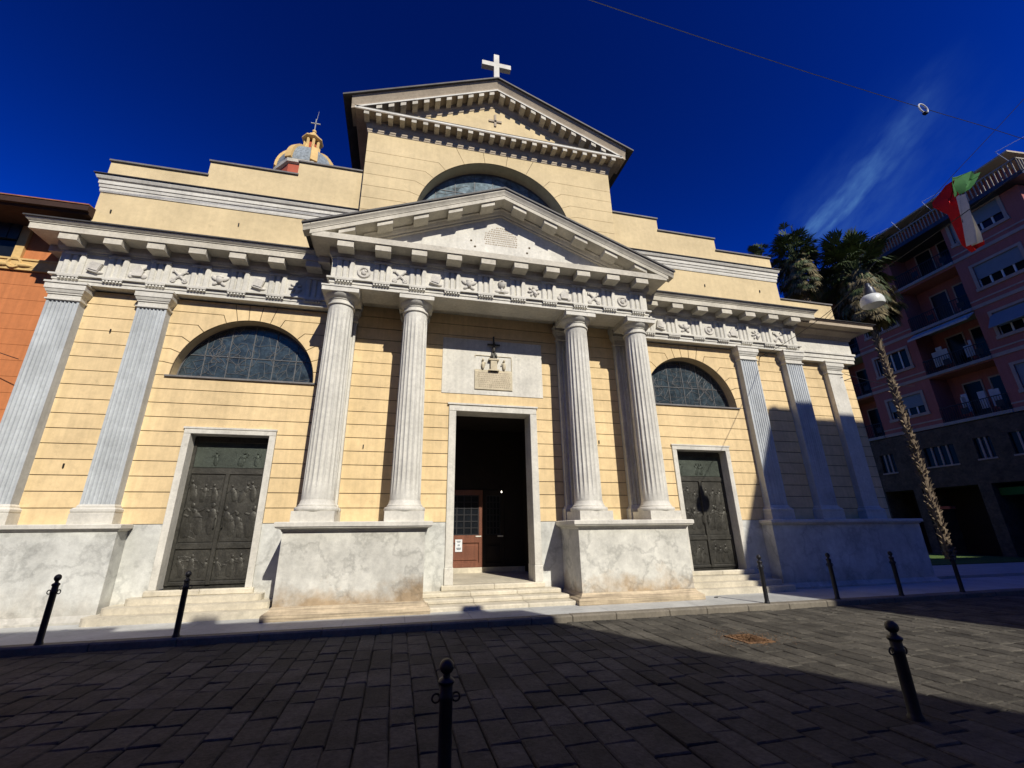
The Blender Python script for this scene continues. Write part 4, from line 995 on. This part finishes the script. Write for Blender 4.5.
# ------------------------------------------------------------------ palms
def palm(name, base, zc_, rw, rh, label, seed, r0=.16, dead=420, green=130, group='tall fan palms beside the church'):
    rnd = random.Random(seed); root = empty(name, base, label, 'palm tree', group)
    H = zc_ - base[2]
    t = MB(); secs = []
    n = 12; bend = lambda u: (math.sin(u * 2.5 + seed) * .12, math.cos(u * 2 + seed) * .10)
    for k in range(13):
        u = k / 12; bx, by = bend(u); r = r0 * (1.15 - .35 * u) * (1.3 if k == 0 else 1)
        secs.append([(bx + r * math.cos(2 * pi * i / n), by + r * math.sin(2 * pi * i / n), H * u) for i in range(n)])
    t.loft(secs)
    # old leaf bases all over the stem
    kk = int(H * 34)
    for j in range(kk):
        u = (j + rnd.uniform(-2, 2)) / kk; u = min(1, max(0, u)); a = j * 2.39996 + rnd.uniform(-.5, .5); bx, by = bend(u); r = r0 * (1.13 - .35 * u); c_, s_ = math.cos(a), math.sin(a); z = H * u; w = rnd.uniform(.03, .08); o_ = rnd.uniform(.05, .2)
        b0 = (bx + r * c_, by + r * s_)
        t.add([(b0[0] - s_ * w, b0[1] + c_ * w, z - .05), (b0[0] + s_ * w, b0[1] - c_ * w, z - .05), (b0[0], b0[1], z + .14), (b0[0] + c_ * o_, b0[1] + s_ * o_, z + .12 + rnd.uniform(-.06, .14))], [(0, 1, 3), (1, 2, 3), (2, 0, 3)])
    t.build('trunk', m_trunk, root)
    def fan(mb, p, d, size, droop):
        d = d.normalized(); up = Vector((0, 0, 1)); sd = d.cross(up)
        if sd.length < .05: sd = Vector((1, 0, 0))
        sd.normalize(); nn_ = sd.cross(d)
        nb = 13
        for i in range(nb):
            a = (i / (nb - 1) - .5) * 2.3 + rnd.uniform(-.06, .06); ln = size * (1 - .25 * abs(a) / 1.2) * rnd.uniform(.8, 1.05)
            dir_ = (d * math.cos(a) + sd * math.sin(a) + nn_ * rnd.uniform(-.12, .12)).normalized(); px_ = dir_.cross(nn_).normalized() * (size * .055)
            mid = p + dir_ * ln * .6; tip = p + dir_ * ln + Vector((0, 0, -droop * size))
            mb.add([p, mid - px_, mid + px_, tip], [(0, 1, 2), (1, 3, 2)])
    top = Vector((bend(1)[0], bend(1)[1], H))
    g = MB(); dd_ = MB()
    for k in range(green):
        a = rnd.uniform(0, 2 * pi); el = rnd.uniform(-.35, 1.4); ax = Vector((math.cos(a) * math.cos(el), math.sin(a) * math.cos(el), math.sin(el)))
        L_ = rw * rnd.uniform(.30, .66) * (1 + .15 * math.sin(3 * a + 2 * el + seed)); p = top + Vector((ax.x * L_, ax.y * L_, ax.z * L_ * rh / rw * 1.1 + rh * .15))
        g.tube(top, p, .025, .018, 4); fan(g, p, Vector((ax.x, ax.y, ax.z + rnd.uniform(-.35, .15))), rw * rnd.uniform(.34, .50), rnd.uniform(.0, .35))
    for k in range(dead):
        a = rnd.uniform(0, 2 * pi); v = rnd.random(); z = rh * (.10 - .95 * v); ro_ = rw * (.26 + .30 * math.sin(pi * (.25 + .65 * (1 - v)))) * rnd.uniform(.6, 1.1) * (1 + .18 * math.sin(3 * a + seed))
        p = top + Vector((math.cos(a) * ro_, math.sin(a) * ro_, z)); d = Vector((math.cos(a) * .5, math.sin(a) * .5, -1 + rnd.uniform(-.1, .5)))
        dd_.tube(top + Vector((0, 0, z * .7)), p, .02, .015, 3); fan(dd_ if rnd.random() < .6 else g, p, d, rw * rnd.uniform(.17, .30), rnd.uniform(.1, .5))
    g.build('crown', m_frond, root); dd_.build('dead_frond_skirt', m_dead, root)
    return root
palm('palm_tree', (26.75, 7, -.25), 17.3, 2.5, 3.7, 'tall fan palm with bare knobbly trunk standing behind the white street lamp', 3)
palm('palm_tree', (24.35, 9, -.25), 19.6, 1.95, 3.1, 'fan palm whose shaggy crown rises over the church parapet, trunk hidden', 8, green=120, dead=400)
palm('palm_tree', (26.4, 13.5, -.25), 23.2, 1.2, 1.6, 'furthest palm, only its green top peeping above the stepped parapet', 15, green=60, dead=60)

# ------------------------------------------------------------------ bollards
def bollard(loc, label, group, H=1.08, rings=False, th=1):
    o = empty('bollard', loc, label, 'bollard', group)
    MB().lathe([(.072, 0), (.072, .02), (.062, .04), (.057, .06), (.056, H - .30), (.062, H - .285), (.062, H - .26), (.056, H - .25), (.054, H - .19), (.066, H - .175), (.070, H - .16), (.060, H - .145), (.034, H - .13), (.030, H - .105), (.036, H - .10)], 0, 0, 20).build('post', m_iron, o, True)
    MB().ell((0, 0, H - .055), (.062, .062, .06), 18, 12).build('ball_finial', m_iron, o, True)
    if rings:
        for s in (-1, 1): MB().torus((s * .085, 0, H - .28), .032, .009, 'y', 14, 6).build('chain_ring', m_iron, o, True)
    if th != 1:
        for c_ in o.children: c_.data.transform(Matrix.Diagonal((th, th, 1, 1)))
    return o
far = 'bollards along the church pavement'
rx = Vector((RT.x, RT.y, 0))
tree = [((-8.31, -2.31), 'black bollard before the plinth of the two left pilasters, leftmost of the row'),
        ((-6.29, -2.31), 'black bollard in front of the left bronze door'),
        ((6.19, -2.31), 'black bollard in front of the steps of the right bronze door'),
        ((8.29, -2.31), 'black bollard in the shaded pavement, second right of the right-hand pedestal'),
        ((10.36, -2.31), 'black bollard in shade before the end of the church plinth'),
        ((12.5, -2.31), 'black bollard barely seen in deep shade past the church corner')]
for (bx, by), lb in tree:
    px = None
    bollard((bx, by, G), lb, far, rings=True, th=.85)
nb = 'bollards on the near side of the street'
near1 = CAM + ray(447, 659) * 3.70; near2 = CAM + ray(890, 621) * 4.62
bollard((near1.x, near1.y, RD), 'nearest black bollard at the bottom centre, with two side rings', nb, near1.z - RD, True)
bollard((near2.x, near2.y, RD), 'near black ball-topped bollard against the sunlit paving at right', nb, near2.z - RD, True)

# ------------------------------------------------------------------ hanging street lamp and its cable
lp = Vector((8.42, -5.0, 6.86))
sl = empty('street_lamp', lp, 'white bowl street lamp with dark neck hanging on a cable before the palms', 'street lamp')
MB().lathe([(.06, .62), (.08, .60), (.10, .45), (.15, .42), (.19, .12), (.21, .10), (.19, .08)], 0, 0, 24).build('housing', m_lampd, sl, True)
MB().lathe([(.17, .13), (.25, .105), (.31, .04), (.345, -.06), (.35, -.20), (.335, -.27), (.32, -.27), (.335, -.08), (.27, .04), (.15, .07)], 0, 0, 32, cap=False).build('shade', m_lampw, sl, True)
MB().lathe([(.33, -.26), (.27, -.30), (.15, -.335), (.02, -.34)], 0, 0, 28).build('diffuser', m_lampw, sl, True)
MB().torus((0, 0, .68), .05, .012, 'y', 12, 6).build('hook', m_iron, sl, True)
for o_ in sl.children:
    o_.data.transform(Matrix.Scale(.68, 4))
def cable(name, pts, r, label, m=m_iron, n=14):
    q = MB(); allp = []
    for (a, b, s) in pts:
        a, b = Vector(a), Vector(b)
        allp += [a.lerp(b, i / n) + Vector((0, 0, -s * 4 * (i / n) * (1 - i / n))) for i in range(n + 1)]
    q.path(allp, r, 5); return tag(q.build(name, m, None), label, 'cable')
lt = lp + Vector((0, 0, .50))
cable('cable', [((9.95, -.25, 7.45), lt, .12), (lt, (6.8, -15.6, 9.2), .4)], .009, 'thin dark cable running from the right pilasters to the hanging lamp')
br = empty('cable_bracket', (9.95, 0, 7.45), 'small iron hook bracket on the yellow wall between the right pilasters', 'bracket')
MB().tube((0, .03, 0), (0, -.30, .02), .018, .018, 6).torus((0, -.29, -.03), .05, .01, 'x', 12, 5).build('hook', m_iron, br)
wa, wb = at(590, 0, 2, 15.0), at(980, 125, 2, 15.0); wd = (wb - wa).normalized()
w0, w1 = wa - wd * 16, wb + wd * 18
cable('overhead_wire', [(w0, wa, .0), (wa, wb, .12), (wb, w1, .0)], .010, 'thin overhead wire crossing the deep blue sky at upper right', m_came)
rg = at(923, 108, 2, 14.9)
ri = empty('wire_ring', rg, 'pale looped ring fitting hanging from the overhead wire', 'fitting')
MB().torus((0, 0, -.02), .19, .022, 'y', 18, 6).build('loop', m_white, ri, True); MB().box(-.06, .06, -.05, .05, -.27, -.20).build('clamp', m_iron, ri)
fa, fb = CAM + ray(952, 176) * 16, CAM + ray(1024, 95) * 15.6; fd = (fb - fa).normalized()
cable('flag_wire', [(fb + fd * 8.6, fa, .15), (fa, fa - fd * 11, .0)], .010, 'taut thin wire from which the tricolour flag hangs')
MB_ = None
# short wire and its bracket on the end pilaster
cable('wall_cable', [((13.6, -.05, 7.05), (22, 3.0, 8.1), .15)], .012, 'slack cable leaving the end pilaster towards the pink building')
cable('side_wire', [((-11.6, -.26, 5.55), (-15.5, .3, 7.2), .1)], .010, 'short dark wire between the left pilaster and the orange house')

# ------------------------------------------------------------------ flag
fg = empty('flag', fa, 'twisted green, white and red tricolour flag hanging on a wire before the pink building', 'flag')
def cloth(name, strip, m, t=.012):
    # strip: rows of (pixel-independent) left/right points; wavy sheet with thickness
    q = MB(); rows = []
    for j, (l_, r_) in enumerate(strip):
        row = []
        for i in range(9):
            u = i / 8; p = Vector(l_).lerp(Vector(r_), u); p += Vector((0, 1, 0)) * (.12 * math.sin(u * 9 + j * .5)); row.append(p - fa)
        rows.append(row)
    n = 9
    for k, off in ((0, 0), (1, t)):
        pass
    vs = [p for r in rows for p in r] + [p + Vector((0, t, 0)) for r in rows for p in r]; N_ = len(rows) * n; fs = []
    for j in range(len(rows) - 1):
        for i in range(n - 1):
            a = j * n + i; fs.append((a, a + 1, a + n + 1, a + n)); fs.append((N_ + a, N_ + a + n, N_ + a + n + 1, N_ + a + 1))
    q.add(vs, fs); q.build(name, m, fg, True)
zf = lambda a, b, t: CAM + ray(890 + a / 6.4, 150 + b / 6.4) * t
cloth('green_stripe', [(zf(400, 165, 16), zf(590, 135, 16.3)), (zf(410, 200, 15.9), zf(560, 180, 16.2)), (zf(425, 235, 15.8), zf(525, 228, 16.0)), (zf(440, 285, 15.8), zf(490, 262, 15.9))], m_fg)
cloth('red_stripe', [(zf(375, 215, 16.1), zf(405, 195, 16)), (zf(330, 270, 16.3), zf(425, 260, 15.9)), (zf(290, 325, 16.4), zf(445, 320, 15.8)), (zf(300, 352, 16.3), zf(460, 360, 15.7)), (zf(395, 400, 16.0), zf(475, 420, 15.7)), (zf(440, 520, 15.9), zf(520, 540, 15.6)), (zf(465, 605, 15.8), zf(590, 590, 15.6)), (zf(515, 660, 15.8), zf(592, 610, 15.6))], m_fr)
cloth('white_stripe', [(zf(445, 285, 15.7), zf(468, 300, 15.6)), (zf(465, 360, 15.6), zf(500, 375, 15.5)), (zf(485, 450, 15.55), zf(535, 470, 15.45)), (zf(505, 540, 15.5), zf(560, 545, 15.4)), (zf(515, 605, 15.5), zf(570, 598, 15.4))], m_fw)

# ------------------------------------------------------------------ drain grate with dry leaves and litter on the paving
dg = empty('drain_grate', (3.55, -4.65, RD), 'rusty square drain grate in the sunlit paving', 'grate')
MB().box(-.27, .27, -.30, -.24, -.02, .013).box(-.27, .27, .24, .30, -.02, .013).box(-.27, -.21, -.24, .24, -.02, .013).box(.21, .27, -.24, .24, -.02, .013).build('frame', m_rust, dg)
q = MB()
for k in range(8): q.box(-.20 + .05 * k, -.17 + .05 * k, -.24, .24, -.02, .010)
q.build('bars', m_rust, dg)
rn = random.Random(31); q = MB()
for k in range(900):
    a, r = rn.uniform(0, 2 * pi), abs(rn.gauss(0, .42)); x_, y_ = 3.55 + r * math.cos(a) * 1.0, -4.65 + r * math.sin(a) * .8; s_ = rn.uniform(.008, .022); t_ = rn.uniform(0, pi); h_ = RD + .014 + rn.random() * .008
    q.add([(x_ + s_ * math.cos(t_), y_ + s_ * math.sin(t_), h_), (x_ - s_ * math.sin(t_) * .5, y_ + s_ * math.cos(t_) * .5, h_ + .006), (x_ - s_ * math.cos(t_), y_ - s_ * math.sin(t_), h_), (x_ + s_ * math.sin(t_) * .5, y_ - s_ * math.cos(t_) * .5, h_ + .003)], [(0, 1, 2, 3)])
tag(q.build('dry_leaves', m_rust), 'scatter of tiny rust-brown dry leaves round the drain grate', 'leaves', kind='stuff')

sd_ = at(716, 597.5, 2, G)
tag(MB().lathe([(.05, G - .02), (.05, G + .006), (.042, G + .014), (.0, G + .016)], sd_.x, sd_.y, 16).build('floor_stud', m_iron, None, True), 'small dark round stud on the marble pavement before the right bronze door', 'stud')
# ------------------------------------------------------------------ houses across the street (behind the photographer); they shade the street
h1 = empty('house', (-6, -15.7, G), 'beige house across the street behind the photographer', 'house')
sh_ = lambda x, y, h: (x + h * .3505, y - h * 1.1840)
Hh = 12.0
p0 = sh_(.30, -1.50, Hh); p1 = sh_(4.15, -8.6, Hh); 
poly = [(-34, p0[1]), p0, p1, (p1[0] + 2, p1[1] - 8), (-34, p1[1] - 8)]
MB().prism([(a + 6, b + 15.7) for a, b in poly], 0, Hh, 'z').build('wall', m_plasg, h1)
q = MB()
for xc_, w_, h_ in ((-.72, .46, .42), (-6.2, .5, .62), (-5.6, 1.1, .22), (-8.8, 2.2, .40), (-11.5, 1.8, .5)):
    xs_ = xc_ + (Hh + .1) * .3505 + 6; q.box(xs_ - w_ / 2, xs_ + w_ / 2, p0[1] + 15.7 - .9, p0[1] + 15.7 - .02, Hh, Hh + h_)
build_split(q, 'chimney', m_roof, h1)
q = MB()
for fl_ in range(4):
    for k in range(10): q.box(-26 + 2.9 * k, -24.9 + 2.9 * k, p0[1] + 15.7, p0[1] + 15.75, 1 + 2.9 * fl_, 2.6 + 2.9 * fl_)
build_split(q, 'shutter', m_eave, h1)
Wb = Vector((7.30, 0, -.15)); V = Wb + Vector((.296, -1, .845)) * 21
h2 = empty('house', (V.x, V.y, G), 'narrow beige house across the street to the right behind the photographer', 'house')
H2 = V.z - G
b0 = (V.x + .083 * 6.75, V.y + 6.75)
MB().prism([(0, 0), (b0[0] - V.x, b0[1] - V.y), (13, 6.85), (13, 0)], 0, H2, 'z').build('wall', m_plasg, h2)
MB().box(.75, 1.0, 6.2, 6.6, H2, H2 + .18).build('chimney', m_roof, h2)
h3 = empty('house', (27, -14.5, G), 'tall beige apartment house across the street far right', 'house')
MB().box(-1.5, 30, -9, 0, 0, 18.7).build('wall', m_plasg, h3)
